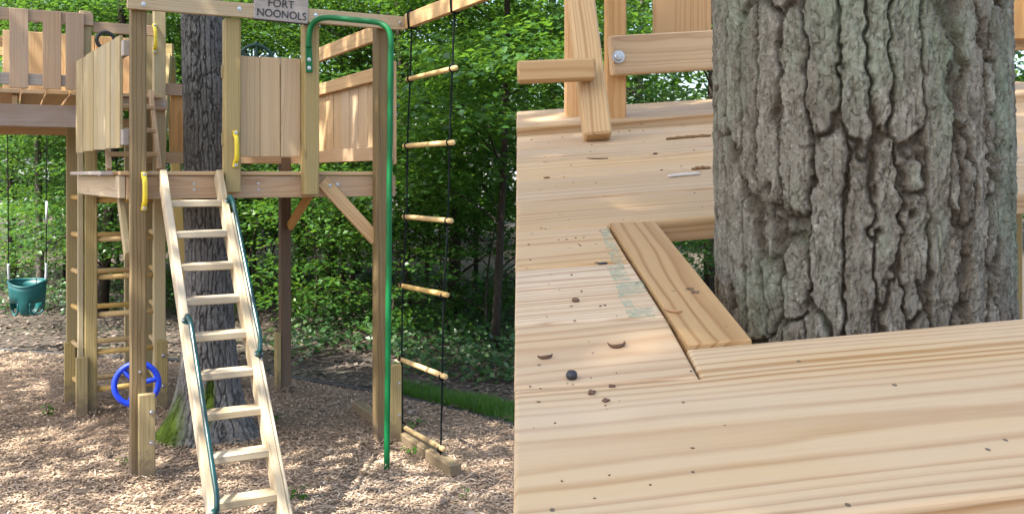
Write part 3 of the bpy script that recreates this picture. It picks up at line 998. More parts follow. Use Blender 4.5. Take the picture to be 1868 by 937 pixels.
# beams
plank('deck_beam', fort, (-.06, .022, 1.770), (1.685, .022, 1.770), .142, .04, Z_, M['pink_beam'])
plank('deck_beam', fort, (-.085, .003, 1.772), (-.215, 1.66, 1.772), .135, .038, Z_, M['tan_beam'])
plank('deck_beam', fort, (1.635, .05, 1.770), (1.635, 1.93, 1.770), .14, .038, Z_, M['pink_beam'])
plank('deck_beam', fort, (-.1, 1.93, 1.770), (1.61, 1.93, 1.770), .14, .038, Z_, M['cedar'])
plank('deck_beam', fort, (-.06, .95, 1.770), (.40, .95, 1.770), .14, .038, Z_, M['cedar'])
plank('deck_beam', fort, (.80, .95, 1.770), (1.61, .95, 1.770), .14, .038, Z_, M['cedar'])
hb = plank('header_beam', fort, (-.07, FV - .066, 2.885), (1.70, FV - .066, 2.885), .092, .040, Z_, M['tan_beam'])
for u, w in ((.585, 2.89), (1.075, 2.89), (1.665, 2.885), (.02, 2.87)): bolt(fort, (u, FV - .0875, w), (0, -1, 0), .014)
for u in (.335, .735):
    for w in (1.79, 1.752): bolt(fort, (u, .001, w), (0, -1, 0), .009)
# side arm out towards the rope ladder
plank('side_arm', fort, (1.715, FV - .09, 2.895), (1.715, -1.75, 2.895), .10, .040, Z_, M['cedar'])
plank('side_rail', fort, (1.625, .02, 2.858), (1.625, 1.95, 2.858), .115, .038, Z_, M['cedar'])

# floor boards run along the front, cut out round the oak
for i in range(14):
    v0 = -.012 + i * .141
    vc = v0 + .0695
    if .42 < vc < 1.10:
        plank('floor_board', fort, (-.12, vc, 1.8565), (.33, vc, 1.8565), .138, .025, Y_, M['cedar'])
        plank('floor_board', fort, (.80, vc, 1.8565), (1.66, vc, 1.8565), .138, .025, Y_, M['cedar'])
    else:
        plank('floor_board', fort, (-.12 if i else -.10, vc, 1.8565), (1.66, vc, 1.8565), .138, .025, Y_, M['cedar'])
plank('floor_board', fort, (-.16, .1, 1.857), (-.25, 1.62, 1.857), .07, .024, X_, M['grey_wood'])

# hanging posts of the front opening, with the gate panel between them
hp1 = post(fort, .557, FV, 1.735, 2.835, M['treated'], .098, 'hanging_post')
hp2 = post(fort, 1.062, FV, 1.715, 2.84, M['treated'], .100, 'hanging_post')
handle(hp1, (0, 0, 0), M['yellow']).matrix_basis = hp1.matrix_basis.inverted() @ Matrix.Translation((.567, FV - .05, 2.01))
gate = plank('gate_panel', fort, (.60, .03, 2.10), (1.03, .03, 2.10), .08, .03, Z_, M['cedar'])
for i in range(3):
    u0 = .610 + i * .1335
    bd = plank('gate_board', fort, (u0 + .066, -.0, 1.965), (u0 + .066, -.0, 2.612), .129, .024, X_, M['cedar_tan'])
    mb = bd.matrix_basis.copy(); bd.parent = gate; bd.matrix_basis = gate.matrix_basis.inverted() @ mb
gb2 = plank('gate_brace', fort, (.60, .03, 2.5), (1.03, .03, 2.5), .08, .03, Z_, M['cedar'])
for w in (2.49, 2.06):
    plank('hinge_block', fort, (.512, FV + .02, w - .03), (.512, FV + .02, w + .05), .03, .03, X_, M['treated'])

# right wall
for w, h in ((2.563, .095), (1.997, .098)):
    plank('wall_rail', fort, (1.622, -.075, w), (1.622, 1.95, w), h, .036, Z_, M['cedar'])
for i in range(9):
    vc = .16 + i * .205
    plank('wall_board', fort, (1.655, vc, 1.96), (1.655, vc, 2.60), .190, .022, Y_, M['cedar_tan'])
plank('wall_end_board', fort, (1.655, -.02, 1.92), (1.655, -.02, 2.63), .10, .022, Y_, M['cedar'])
# back wall
plank('wall_rail', fort, (.37, 1.835, 2.535), (1.62, 1.835, 2.535), .095, .036, Z_, M['pink_beam'])
plank('wall_rail', fort, (.25, 1.835, 1.985), (1.62, 1.835, 1.985), .092, .036, Z_, M['cedar'])
for i in range(7):
    plank('wall_board', fort, (.53 + i * .165, 1.872, 1.96), (.53 + i * .165, 1.872, 2.57), .135, .022, X_, M['cedar_orange'])
bolt(fort, (.40, 1.816, 2.54), (0, -1, 0), .014)
# left wall of pale upright boards
LW0, LW1 = np.array([-.085, .06]), np.array([-.235, 1.62])
for i in range(11):
    q = LW0 + (LW1 - LW0) * (i + .5) / 11
    dv = (LW1 - LW0) / np.linalg.norm(LW1 - LW0)
    plank('wall_board', fort, (q[0], q[1], 2.01 + .004 * (i % 3)), (q[0], q[1], 2.70), .133, .022, (dv[0], dv[1], 0), M['treated_pale'], wob=.004)
for w in (2.075, 2.62):
    plank('wall_rail', fort, (-.062, -.0, w), (-.205, 1.60, w), .095, .036, Z_, M['grey_wood'])
# knee braces
plank('knee_brace', fort, (1.155, -.012, 1.805), (1.535, -.012, 1.40), .088, .036, (1, 0, 1), M['cedar'])
for u, w in ((1.205, 1.775), (1.255, 1.782)): bolt(fort, (u, -.031, w), (0, -1, 0), .013)
plank('knee_brace', fort, (1.42, 1.80, 1.40), (1.56, 1.55, 1.74), .085, .036, (0, 1, 1), M['cedar_orange'])
plank('knee_brace', fort, (-.045, .09, 1.34), (-.06, .42, 1.75), .085, .036, (0, 1, -1), M['treated_pale'])

# ------------------------------------------------------------------ sign
sign = thing('sign', fort.matrix_basis @ Vector((.850, FV - .092, 2.836)), TH, 'weathered grey wooden sign with dark rim reading FORT NOONOLS', 'sign')
sb = plank('sign_board', sign, (-.176, 0, .112), (.174, 0, .104), .225, .012, Z_, M['grey_wood'], .004)
plank('sign_rim', sign, (-.181, .009, .110), (.176, .009, .102), .237, .006, Z_, M['black'], .001)


def lettering(parent, txt, size, loc, rot, width=None, name='lettering', ext=.001):
    cu = bpy.data.curves.new('lettering', 'FONT'); cu.body = txt; cu.size = size; cu.align_x = 'CENTER'; cu.extrude = ext
    to = bpy.data.objects.new('lettering_curve', cu); COL.objects.link(to)
    dg = bpy.context.evaluated_depsgraph_get()
    me = bpy.data.meshes.new_from_object(to.evaluated_get(dg))
    bpy.data.objects.remove(to)
    xs_ = [v_.co.x for v_ in me.vertices]
    if width:
        k_ = width / (max(xs_) - min(xs_))
        for v_ in me.vertices: v_.co.x *= k_
    me.materials.clear()
    m = Matrix.Translation(loc) @ Matrix.Rotation(rot, 4, 'Y') @ Matrix.Rotation(R(90), 4, 'X')
    return link(name, me, M['ink'], parent, m)


lettering(sign, 'NOONOLS', .070, (0, -.0072, .016), R(1.2), .315)
lettering(sign, 'FORT', .070, (-.005, -.0072, .083), R(1.2), .165)
for (x_, z_) in ((-.145, .145), (.125, .150)): bolt(sign, (x_, -.006, z_), (0, -1, 0), .007, 'screw')


# ------------------------------------------------------------------ ladder with teal handrails
LB = -1.70                     # where the feet stand
lad = thing('ladder', fort.matrix_basis @ Vector((.31, LB, 0)), TH, 'pale wooden step ladder leaning on the front of the fort deck', 'ladder')
fi = lad.matrix_basis.inverted() @ fort.matrix_basis


def lp(u, t, out=0.0):
    """point on the ladder: t=0 top at the deck, t=1 foot; out = towards the front"""
    v_ = -.05 + (LB + .05) * t; w = 1.845 * (1 - t)
    nv, nw = -.745, .667
    return fi @ Vector((u, v_ + nv * out, w + nw * out))


lad_n = (0, -.745, .667)
uL = lambda t: .140 + .028 * t
uR = lambda t: .470 + .022 * t
for uf in (uL, uR):
    plank('stringer', lad, lp(uf(-.0), -.0), lp(uf(1.0), 1.0), .041, .105, X_, M['ladder'], .004)
plank('stringer_strip', lad, lp(uR(.14) + .030, .14, .012), lp(uR(1.0) + .030, 1.0, .012), .020, .070, X_, M['ladder'], .004)
for i in range(9):
    t = .093 + i * .0957
    a, b_ = lp(uL(t) + .012, t), lp(uR(t) - .012, t)
    plank('tread', lad, a, b_, .105, .040, (0, 1, 0), M['ladder'], .005)


def handrail(uf, t0, t1, du):
    pts = [lp(uf(t0) + du, t0, .045), lp(uf(t0) + du, t0 - .004, .085), lp(uf(t0) + du + .006, t0 + .02, .115)]
    for q in np.linspace(t0 + .05, t1 - .05, 8): pts.append(lp(uf(q) + du + .006, q, .120))
    pts += [lp(uf(t1) + du + .006, t1 - .02, .115), lp(uf(t1) + du, t1 + .004, .085), lp(uf(t1) + du, t1, .045)]
    hr = tube('handrail', lad, pts, .0135, M['teal_paint'], 10, 4)
    for tt in (t0, t1):
        c = Vector(lp(uf(tt) + du, tt, .047))
        V, F = lathe([(.001, .008), (.022, .008), (.026, .004), (.026, 0)], 14)
        m = Vector(lad_n).to_track_quat('Z', 'Y').to_matrix().to_4x4(); m.translation = c
        link('flange', quads_to_mesh('flange', V, F), M['teal_paint'], hr, m)
        for s_ in (-1, 1): bolt(hr, c + Vector((s_ * .017, -.006, .006)), lad_n, .006, 'screw')


handrail(uR, .105, .545, .022)
handrail(uL, .445, .885, .004)

# ------------------------------------------------------------------ green slide pole
pole = thing('climbing_pole', fort.matrix_basis @ Vector((1.40, -.60, 0)), TH, 'bright green steel climbing pole curving over from the front post', 'pole')
q = lambda u, v_, w: (u - 1.40, v_ + .60, w)
path = [q(1.39, -.60, -.05), q(1.40, -.60, .8), q(1.408, -.60, 1.7), q(1.417, -.60, 2.55), q(1.419, -.60, 2.68), q(1.408, -.588, 2.755), q(1.375, -.552, 2.795), q(1.335, -.51, 2.812), q(1.23, -.39, 2.835), q(1.13, -.25, 2.86), q(1.08, -.185, 2.855), q(1.045, -.14, 2.815), q(1.034, -.12, 2.74), q(1.036, -.113, 2.68)]
tube('pole_tube', pole, path, .0185, M['green_paint'], 14, 6)
pl = plank('flat_end', pole, q(1.036, -.106, 2.70), q(1.040, -.106, 2.515), .042, .010, X_, M['green_paint'], .002)
for w in (2.60, 2.545): bolt(pole, q(1.038, -.111, w), (0, -1, 0), .013)

# ------------------------------------------------------------------ rope ladder and its ground timber
rl = thing('rope_ladder', fort.matrix_basis @ Vector((1.715, -.55, 0)), TH, 'black rope ladder with round wooden rungs hanging from the side arm', 'rope ladder')
ru = lambda u, v_, w: (u - 1.715, v_ + .55, w)
rws = [2.50, 2.045, 1.56, 1.09, .575, .112]
v1 = [-.190, -.140, -.125, -.085, -.050, -.045]; v2 = [-.875, -.835, -.810, -.770, -.735, -.700]
ut = [.0, .0, -.0, -.01, -.005, 0]
for vv in (v1, v2):
    top_v = -.225 if vv is v1 else -.915
    pts = [ru(1.715, top_v, 2.95)] + [ru(1.715 + ut[i], vv[i] , rws[i]) for i in range(6)] + [ru(1.71, vv[-1] + .0, .02)]
    rp_ = tube('rope', rl, pts, .0065, M['rope'], 8, 5)
    V, F = tube_geo(smooth_path([ru(1.69, top_v, 2.84), ru(1.685, top_v, 2.90), ru(1.69, top_v, 2.952), ru(1.74, top_v, 2.952), ru(1.745, top_v, 2.9), ru(1.74, top_v, 2.838), ru(1.69, top_v, 2.84)], 3), .007, 7)
    link('loop', quads_to_mesh('loop', V, F), M['rope'], rp_)
for i in range(6):
    dv = .055
    dz = (.0, .0, .003, .012, .012, .012)[i]
    V, F = tube_geo([ru(1.715 + ut[i], v1[i] + dv, rws[i] - dz), ru(1.715 + ut[i], v1[i] + dv - .004, rws[i] - dz), ru(1.715 + ut[i], v2[i] - dv + .004, rws[i] + dz), ru(1.715 + ut[i], v2[i] - dv, rws[i] + dz)], [.014, .017, .017, .014], 12)
    rg = link('rung', quads_to_mesh('rung', V, F), M['rung'], rl)
    for vv in (v1[i], v2[i]):
        ring = [ru(1.715 + ut[i] + .020 * math.cos(a), vv + .004 * math.sin(3 * a), rws[i] + .020 * math.sin(a)) for a in np.linspace(0, 6.283, 13)]
        V, F = tube_geo(ring, .006, 6)
        link('knot', quads_to_mesh('knot', V, F), M['rope'], rg)
tim = thing('ground_timber', fort.matrix_basis @ Vector((1.715, 0, 0)), TH, 'square timber lying on the chips at the foot of the rope ladder', 'timber')
plank('beam', tim, (.0, .90, .035), (.0, -.92, .035), .085, .085, X_, M['treated'], .008)
plank('stake', tim, (.03, -.80, -.05), (.03, -.80, .030), .05, .16, X_, M['treated'])

# ------------------------------------------------------------------ steering wheels
def wheel(name, label, center, radius, rim, mat, face, spokes, hub=.03, rim_ball=False, shaft=.1):
    """center world; face = direction the wheel looks"""
    t = thing(name, center, 0, label, 'toy wheel')
    fz = Vector(face).normalized()
    m = fz.to_track_quat('Z', 'Y').to_matrix().to_4x4()
    ring = [(radius * math.cos(a), radius * math.sin(a), 0) for a in np.linspace(0, 2 * math.pi, 49)]
    V, F = tube_geo(ring, rim, 10, False)
    link('rim', quads_to_mesh('rim', V, F), mat, t, m)
    for a in spokes:
        e = (radius * math.cos(a), radius * math.sin(a))
        V, F = tube_geo([(e[0] * .1, e[1] * .1, -.004), (e[0] * .5, e[1] * .5, -.012), (e[0] * .97, e[1] * .97, 0)], [rim * 1.35, rim * .95, rim * .85], 8)
        sp = link('spoke', quads_to_mesh('spoke', V, F), mat, t, m)
        if rim_ball:
            V, F = tube_geo([(e[0], e[1], 0), (e[0] * 1.12, e[1] * 1.12, 0), (e[0] * 1.22, e[1] * 1.22, 0)], [rim * .7, rim * 1.1, rim * .5], 8)
            link('grip', quads_to_mesh('grip', V, F), mat, sp)
    V, F = lathe([(.001, .018), (hub * .8, .016), (hub, .006), (hub, -.012), (.012, -.014), (.012, -shaft)], 16)
    link('hub', quads_to_mesh('hub', V, F), mat, t, m)
    return t


fm = fort.matrix_basis
wheel('steering_wheel', 'bright blue toy steering wheel behind the front left post', fm @ Vector((.010, .115, .545)), .128, .0175, M['blue'], fm.to_3x3() @ Vector((-.1, -1, .06)), (R(10), R(130), R(250)), .032, shaft=.16)
wheel('ship_wheel', 'dark green toy ship wheel showing above the gate panel', fm @ Vector((.76, .16, 2.595)), .115, .012, M['dark_green'], fm.to_3x3() @ Vector((0, -1, .1)), [R(90 + 60 * k) for k in range(6)], .03, True, shaft=.12)

# ------------------------------------------------------------------ climbing frame at the back left
cf = thing('rung_climber', fm @ Vector((.07, 2.0, 0)), TH, 'four greenish posts joined by round rungs at the back left', 'climbing frame')
cl = lambda u, v_, w: (u - .07, v_ - 2.0, w)
P4 = {'a': (-.135, 1.77), 'b': (.365, 1.77), 'c': (-.235, 2.27), 'd': (.36, 2.27)}
plank('post', cf, cl(-.135, 1.77, -.05), cl(-.135, 1.77, 2.36), .09, .09, X_, M['treated'], .006)
plank('post', cf, cl(.365, 1.77, -.05), cl(.365, 1.77, 3.25), .09, .09, X_, M['treated_pale'], .006)
plank('post', cf, cl(-.235, 2.27, -.05), cl(-.235, 2.27, 2.3), .09, .09, X_, M['treated'], .006)
plank('post', cf, cl(.36, 2.27, -.05), cl(.36, 2.27, 3.2), .09, .09, X_, M['treated'], .006)
plank('post_board', cf, cl(-.205, 1.775, -.04), cl(-.205, 1.775, 2.36), .038, .09, X_, M['treated_pale'], .004)
for (u, v_, w, mt) in ((-.20, 1.705, .46, 'treated'), (.375, 1.705, .54, 'treated'), (-.255, 2.205, .50, 'treated')):
    pb = plank('post_block', cf, cl(u, v_, -.04), cl(u, v_, w), .085, .040, X_, M[mt], .005)
for w in (.18, .42): bolt(cf, cl(.385, 1.6845, w), (0, -1, 0), .017)
for w in (1.65, 1.355, 1.06, .765, .475, .185):
    for (p, q2, ov) in (((-.135, 1.77), (.365, 1.77), 0), ((-.235, 2.27), (.36, 2.27), .0), ((-.165, 1.80), (-.235, 2.25), .02), ((.365, 1.79), (.36, 2.25), .02)):
        dz = random.uniform(-.006, .006)
        V, F = tube_geo([cl(p[0], p[1], w + ov + dz), cl(q2[0], q2[1], w + ov + dz)], .021, 12)
        link('rung', quads_to_mesh('rung', V, F), M['rung'], cf)

# ------------------------------------------------------------------ upper platform with picket railing
up = thing('upper_platform', fm @ Vector((-.2, 1.7, 0)), TH, 'raised rear platform with picket railing to the left of the fort', 'platform')
ul = lambda u, v_, w: (u + .2, v_ - 1.7, w)
plank('rim_beam', up, ul(-1.9, 1.70, 2.285), ul(-.205, 1.70, 2.285), .165, .04, Z_, M['stained_beam'])
plank('rim_beam', up, ul(-.085, 1.70, 2.402), ul(.415, 1.70, 2.402), .09, .04, Z_, M['pink_beam'])
plank('rim_beam', up, ul(-1.9, 3.30, 2.285), ul(.40, 3.30, 2.285), .165, .04, Z_, M['cedar'])
bolt(up, ul(.385, 1.679, 2.40), (0, -1, 0), .014)
for i in range(14):
    u = -1.85 + i * .165
    if u < .42: plank('floor_board', up, ul(u, 1.655, 2.463), ul(u, 3.32, 2.463), .152, .028, X_, M['cedar'])
for u in (-1.75, -1.2, -.65): plank('joist', up, ul(u, 1.73, 2.36), ul(u, 3.27, 2.36), .15, .038, Z_, M['cedar'])
plank('railing', up, ul(-1.9, 1.70, 3.03), ul(-.12, 1.70, 3.03), .09, .036, Z_, M['pink_beam'])
plank('railing', up, ul(-1.9, 1.70, 2.555), ul(-.12, 1.70, 2.555), .085, .036, Z_, M['grey_wood'])
for u in (-1.52, -1.29, -1.06, -.83, -.625, -.405, -.25):
    plank('picket', up, ul(u, 1.668, 2.485), ul(u, 1.668, 3.07), .125, .022, X_, M['pink_beam'])
plank('railing_post', up, ul(-.175, 1.745, 2.36), ul(-.175, 1.745, 3.10), .085, .06, X_, M['treated_pale'])
plank('railing', up, ul(-.12, 1.75, 2.985), ul(.34, 1.75, 2.985), .08, .036, Z_, M['pink_beam'])
# its rear wall of orange boards
plank('railing', up, ul(-1.9, 3.28, 3.02), ul(.40, 3.28, 3.02), .09, .036, Z_, M['cedar'])
plank('railing', up, ul(-1.9, 3.28, 2.58), ul(.40, 3.28, 2.58), .09, .036, Z_, M['cedar'])
for i in range(12):
    u = -1.8 + i * .19
    plank('wall_board', up, ul(u, 3.25, 2.50), ul(u, 3.25, 3.12), .15 if i < 8 else .184, .022, X_, M['cedar'])
for i in range(4):
    plank('side_board', up, ul(.405, 2.35 + i * .2, 2.50), ul(.405, 2.35 + i * .2, 3.12), .17, .022, Y_, M['cedar_orange'])
for (u, v_) in ((-1.8, 1.78), (-1.8, 3.2), (.3, 3.2)): plank('post', up, ul(u, v_, -.05), ul(u, v_, 2.3), .09, .09, X_, M['treated'])
handle(up, ul(.325, 1.722, 2.92), M['yellow'])
rg = [(ul(-.04 + .062 * math.cos(a), 1.62, 2.87 + .062 * math.sin(a))) for a in np.linspace(0, 6.283, 25)]
V, F = tube_geo(rg, .014, 8, False)
tl = link('telescope_ring', quads_to_mesh('telescope_ring', V, F), M['black'], up)
V, F = tube_geo([ul(-.04, 1.62, 2.81), ul(-.04, 1.68, 2.75), ul(-.04, 1.70, 2.56)], .010, 8)
link('telescope_stem', quads_to_mesh('telescope_stem', V, F), M['black'], up)

# small step ladder from the deck to the upper platform
sl = thing('step_ladder', fm @ Vector((.15, 1.2, 1.87)), TH, 'short cedar step ladder from the fort deck to the upper platform', 'ladder')
sp_ = lambda u, v_, w: (u - .15, v_ - 1.2, w - 1.87)
for (u0, u1) in ((-.045, -.045), (.300, .285)):
    plank('stringer', sl, sp_(u0, 1.30, 1.875), sp_(u1, 1.66, 2.49), .036, .075, X_, M['cedar'], .004)
for k_ in range(3):
    t = .20 + .30 * k_
    plank('tread', sl, sp_(-.04, 1.30 + .36 * t - .01, 1.875 + .615 * t), sp_(.295, 1.30 + .36 * t - .01, 1.875 + .615 * t), .10, .034, Y_, M['cedar'], .004)

# ------------------------------------------------------------------ toddler swing
swb = thing('swing_beam', (-4.9, 8.9, 0), R(8), 'long timber beam that carries the toddler swing behind the platform', 'swing beam')
plank('beam', swb, (-1.6, 0, 3.05), (1.6, 0, 3.05), .14, .09, Z_, M['treated'])
for s_ in (-1, 1):
    for d in (-1, 1):
        plank('leg', swb, (s_ * 1.55, d * .95, -.05), (s_ * 1.55, d * .06, 3.0), .09, .09, X_, M['treated'])
sw = thing('toddler_swing', (-4.68, 9.0, .49), R(12), 'teal bucket toddler swing on black ropes at the far left', 'swing')
nth, prof = 40, [(.0, .0), (.060, .004), (.11, .02), (.135, .06), (.146, .13), (.152, .20), (.158, .27), (.163, .335)]
V, F = [], []
for r_, z_ in prof:
    for k in range(nth):
        a = 2 * math.pi * k / nth
        dip = .05 * max(0, -math.sin(a)) ** 2 * (z_ / .335) ** 2       # front lip lower than the back
        V.append((r_ * 1.02 * math.cos(a), r_ * .85 * math.sin(a), z_ - (dip if z_ > .2 else 0)))
for i in range(len(prof) - 1):
    for k in range(nth):
        a = 2 * math.pi * (k + .5) / nth
        # two leg holes at the lower front
        aa = math.degrees(a) % 360
        if i < 3 and (125 < aa < 250 or aa > 290 or aa < 55): continue
        if i == 3 and (200 < aa < 248 or 292 < aa < 340): continue
        k2 = (k + 1) % nth
        F.append((i * nth + k, i * nth + k2, (i + 1) * nth + k2, (i + 1) * nth + k))
bk = link('bucket', quads_to_mesh('bucket', np.array(V), np.array(F)), M['teal_plastic'], sw)
so = bk.modifiers.new('wall', 'SOLIDIFY'); so.thickness = .012; so.offset = 0
rim = [(.164 * 1.02 * math.cos(a), .164 * .85 * math.sin(a), .335 - .05 * max(0, -math.sin(a)) ** 2) for a in np.linspace(0, 2 * math.pi, 49)]
V, F = tube_geo(rim, .011, 8, False)
link('lip', quads_to_mesh('lip', V, F), M['teal_plastic'], sw)
for s_ in (-1, 1):
    lp_ = [(s_ * .05, -.115, .13), (s_ * .06, -.10, .04), (s_ * .09, -.06, .012), (s_ * .125, .0, .03), (s_ * .142, .02, .08), (s_ * .149, .0, .14)]
    tube('leg_loop', sw, lp_, .010, M['teal_plastic'], 8, 4)
    x_ = s_ * .163
    rp_ = tube('rope', sw, [(x_, 0, .33), (x_ * 1.03, 0, .45), (x_ * 1.05, 0, 1.2), (x_ * 1.1, -.02, 2.50)], .005, M['rope'], 8, 4)
    tube('sleeve', sw, [(x_ * 1.0, 0, .33), (x_ * 1.03, 0, .43), (x_ * 1.035, 0, .50)], .012, M['sleeve'], 8, 3)
tube('sleeve', sw, [(.172, -.002, .88), (.1725, -.002, 1.10)], .011, M['sleeve'], 8)

# ------------------------------------------------------------------ the near deck on the right, round a second trunk
nrm = Vector((-.055, -.166, 1)).normalized()
d1 = Vector((1, .10, 0)); d1.z = -(nrm.x * d1.x + nrm.y * d1.y) / nrm.z; d1.normalize()
d2 = nrm.cross(d1)
NO = Vector((.00354, .54656, 1.65099))
nd = thing('near_deck', (0, 0, 0), 0, 'sloping deck of pale planks close to the camera, notched round a big trunk', 'deck')
mt_ = Matrix((d1, d2, nrm)).transposed().to_4x4(); mt_.translation = NO
nd.matrix_basis = mt_
ndi = mt_.inverted()
lend = lambda b: -.003 + .1167 * b                 # the straight sawn edge on the left
TB = .032


def dboard(b0, b1, a1, mat, ch=.0035, z=0.0, extra=None, gap=.0022):
    pts = [(lend(b0), b0 + gap), (a1[0], b0 + gap), (a1[1], b1 - gap), (lend(b1), b1 - gap)]
    if extra: pts = extra
    bc = (b0 + b1) / 2
    return poly_prism('deck_board', nd, pts, z - TB, z, mat, ch, (pts[0][0], bc), 0)


g_ = .0024
fb = dboard(-.036, .19, (0, 0), M['deck'], .0035, extra=[(lend(-.036), -.036), (1.30, -.036), (1.30, .2385), (.1735, .2385), (.1655, .1738), (lend(.187), .187 - g_)])
tl_ = lambda b: .1735 + (.2108 - .1735) * (b - .240) / .49 - .0025      # left side of the trim board
dboard(.187, .341, (0, 0), M['deck_far'], .0025, extra=[(lend(.187), .187 + g_), (.1640, .1755), (tl_(.341), .341 - g_ - .015), (lend(.341), .341 - g_)])
dboard(.341, .5385, (0, 0), M['deck'], .0025, extra=[(lend(.341), .341 + g_), (tl_(.341), .341 + g_ - .015), (tl_(.53), .53 - g_), (lend(.5385), .5385 - g_)])
dboard(.5385, .736, (0, 0), M['deck_far'], .0025, extra=[(lend(.5385), .5385 + g_), (tl_(.53), .53 + g_), (tl_(.73), .728 - g_), (lend(.736), .736 - g_)])
for (b0, b1) in ((.732, .932), (.932, 1.133), (1.133, 1.331), (1.331, 1.528), (1.528, 1.775)):
    dboard(b0, b1, (1.75, 1.75), M['deck_far'], .006 if b0 == .732 else .003)
dboard(1.78, 2.18, (1.75, 1.75), M['deck_far'], .004, z=.022)
ta = math.atan2(.718 - .2386, .2733 - .2314)
tp = [(.1755, .2410), (.2314, .2400), (.2733, .716), (.2120, .7285)]
poly_prism('trim_board', nd, tp, -TB, .003, M['trim'], .0015, (.2, .24), ta)
# joists, posts and rim below
for (b, a0, a1) in ((.10, .10, 1.25), (1.25, .24, 1.7), (1.62, .27, 1.7), (2.0, .30, 1.7)):
    plank('joist', nd, (a0, b, -TB - .05), (a1, b, -TB - .05), .09, .036, Z_, M['cedar'])
for (a, b) in ((1.2, .10), (1.62, .90), (.42, 1.98), (1.62, 1.98)):
    wp = mt_ @ Vector((a, b, -TB - .04))
    m, L = frame((wp.x, wp.y, -.05), tuple(wp), X_)
    link('post', box_mesh(L, .08, .08, .004), M['treated'], nd, ndi @ m)


def wplank(name, parent, inv, p0, p1, w, t, side, mat, ch=.003):
    m, L = frame(p0, p1, side)
    return link(name, box_mesh(L, w, t, ch), mat, parent, inv @ m)


def pw(px, py, Z): return Vector(((px - CX) / FPX * Z, Z, EYE - (py - CY) / FPX * Z))


# uprights and rail at the deck's far side
Zp = 2.42
b0 = pw(1122, 232, Zp); b1 = pw(1122, -130, Zp)
wplank('railing_post', nd, ndi, b0, b1, .052, .06, X_, M['cedar_orange'], .004)
b0 = pw(1046, 225, Zp + .10); b1 = pw(1046, -130, Zp + .10)
wplank('railing_post', nd, ndi, b0, b1, .045, .08, X_, M['cedar_orange'], .004)
b0 = pw(1113, 103, Zp - .06); b1 = pw(2050, 47, Zp + .20)
rr_ = wplank('rail', nd, ndi, b0, b1, .100, .036, Z_, M['cedar'], .004)
bw = ndi @ pw(1128, 104, Zp - .082); bolt(nd, bw, ndi.to_3x3() @ Vector((.05, -1, 0)), .016)
for px in (1244, 1372, 1500, 1628, 1756, 1884):
    b0 = pw(px, 72, Zp + .08); b1 = pw(px, -130, Zp + .08)
    wplank('wall_board', nd, ndi, b0, b1, .155, .02, X_, M['cedar_orange'], .002)

# small ladder standing on the near deck
fs = pw(1089, 252, 2.14)
nl = thing('deck_step_ladder', fs, 0, 'foot of a small cedar step ladder standing on the near deck', 'ladder')
nli = nl.matrix_basis.inverted() if False else Matrix.Translation(-fs)
wplank('stringer', nl, nli, pw(1090, 253, 2.13), pw(1052, -60, 2.30), .062, .060, X_, M['cedar'], .005)
wplank('tread', nl, nli, pw(943.5, 133, 2.12), pw(1085, 127, 2.12), .048, .060, Z_, M['cedar'], .005)

# --- trunk through the near deck
NT = (.3965, 1.070)
nt_ = thing('rough_bark_tree', (*NT, 0), 0, 'big tree with deep furrowed grey bark standing through the near deck', 'tree')
nr = lambda z: .1570 + .03 * math.exp(-max(z, 0) / .35) + .006 * max(0, 1.75 - z) - .004 * max(0, z - 1.9)
zs = np.concatenate([np.linspace(-.06, 1.44, 50), np.linspace(1.445, 2.12, 440), np.linspace(2.13, 6.5, 50)])
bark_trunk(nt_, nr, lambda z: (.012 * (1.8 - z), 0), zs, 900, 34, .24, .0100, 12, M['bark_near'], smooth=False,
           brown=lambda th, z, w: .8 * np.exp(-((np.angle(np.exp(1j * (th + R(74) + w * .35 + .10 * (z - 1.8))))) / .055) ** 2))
crown(nt_, (.3, .3), 2.6, (6.0, 8.5), 34, .15, 34, 71, limbs=7, from_z=5.6, r0=.06)


# --- bits lying on the near deck
def on_deck(px, py, c=0.0):
    r_ = Vector(((px - CX) / FPX, 1, -(py - CY) / FPX))
    C0 = Vector((0, 0, EYE))
    t = (NO + nrm * c - C0).dot(nrm) / r_.dot(nrm)
    return C0 + r_ * t


def bit(name, px, py, ang, label, cat, builder, c=0.0, group='debris lying on the near deck'):
    p = on_deck(px, py, c)
    m = Matrix((d1, d2, nrm)).transposed().to_4x4() @ Matrix.Rotation(R(ang), 4, 'Z'); m.translation = p
    me, mat = builder()
    o = link(name, me, mat, None, m)
    return tag(o, label, cat, group)


def blob(rx, ry, rz, mat, seed, rough=.15):
    def f():
        bm = bmesh.new(); bmesh.ops.create_icosphere(bm, subdivisions=3, radius=1)
        gg = np.random.default_rng(seed); ph = gg.uniform(0, 6, 6)
        for v_ in bm.verts:
            k_ = 1 + rough * (math.sin(3 * v_.co.x + ph[0]) * math.sin(4 * v_.co.y + ph[1]) + .6 * math.sin(7 * v_.co.z + ph[2]) * math.sin(6 * v_.co.x + ph[3]))
            v_.co = Vector((v_.co.x * rx * k_, v_.co.y * ry * k_, max(-rz * .8, v_.co.z * rz * k_) + rz * .8))
        me = bpy.data.meshes.new('bit'); bm.to_mesh(me); bm.free()
        me.polygons.foreach_set('use_smooth', np.ones(len(me.polygons), bool))
        return me, M[mat]
    return f


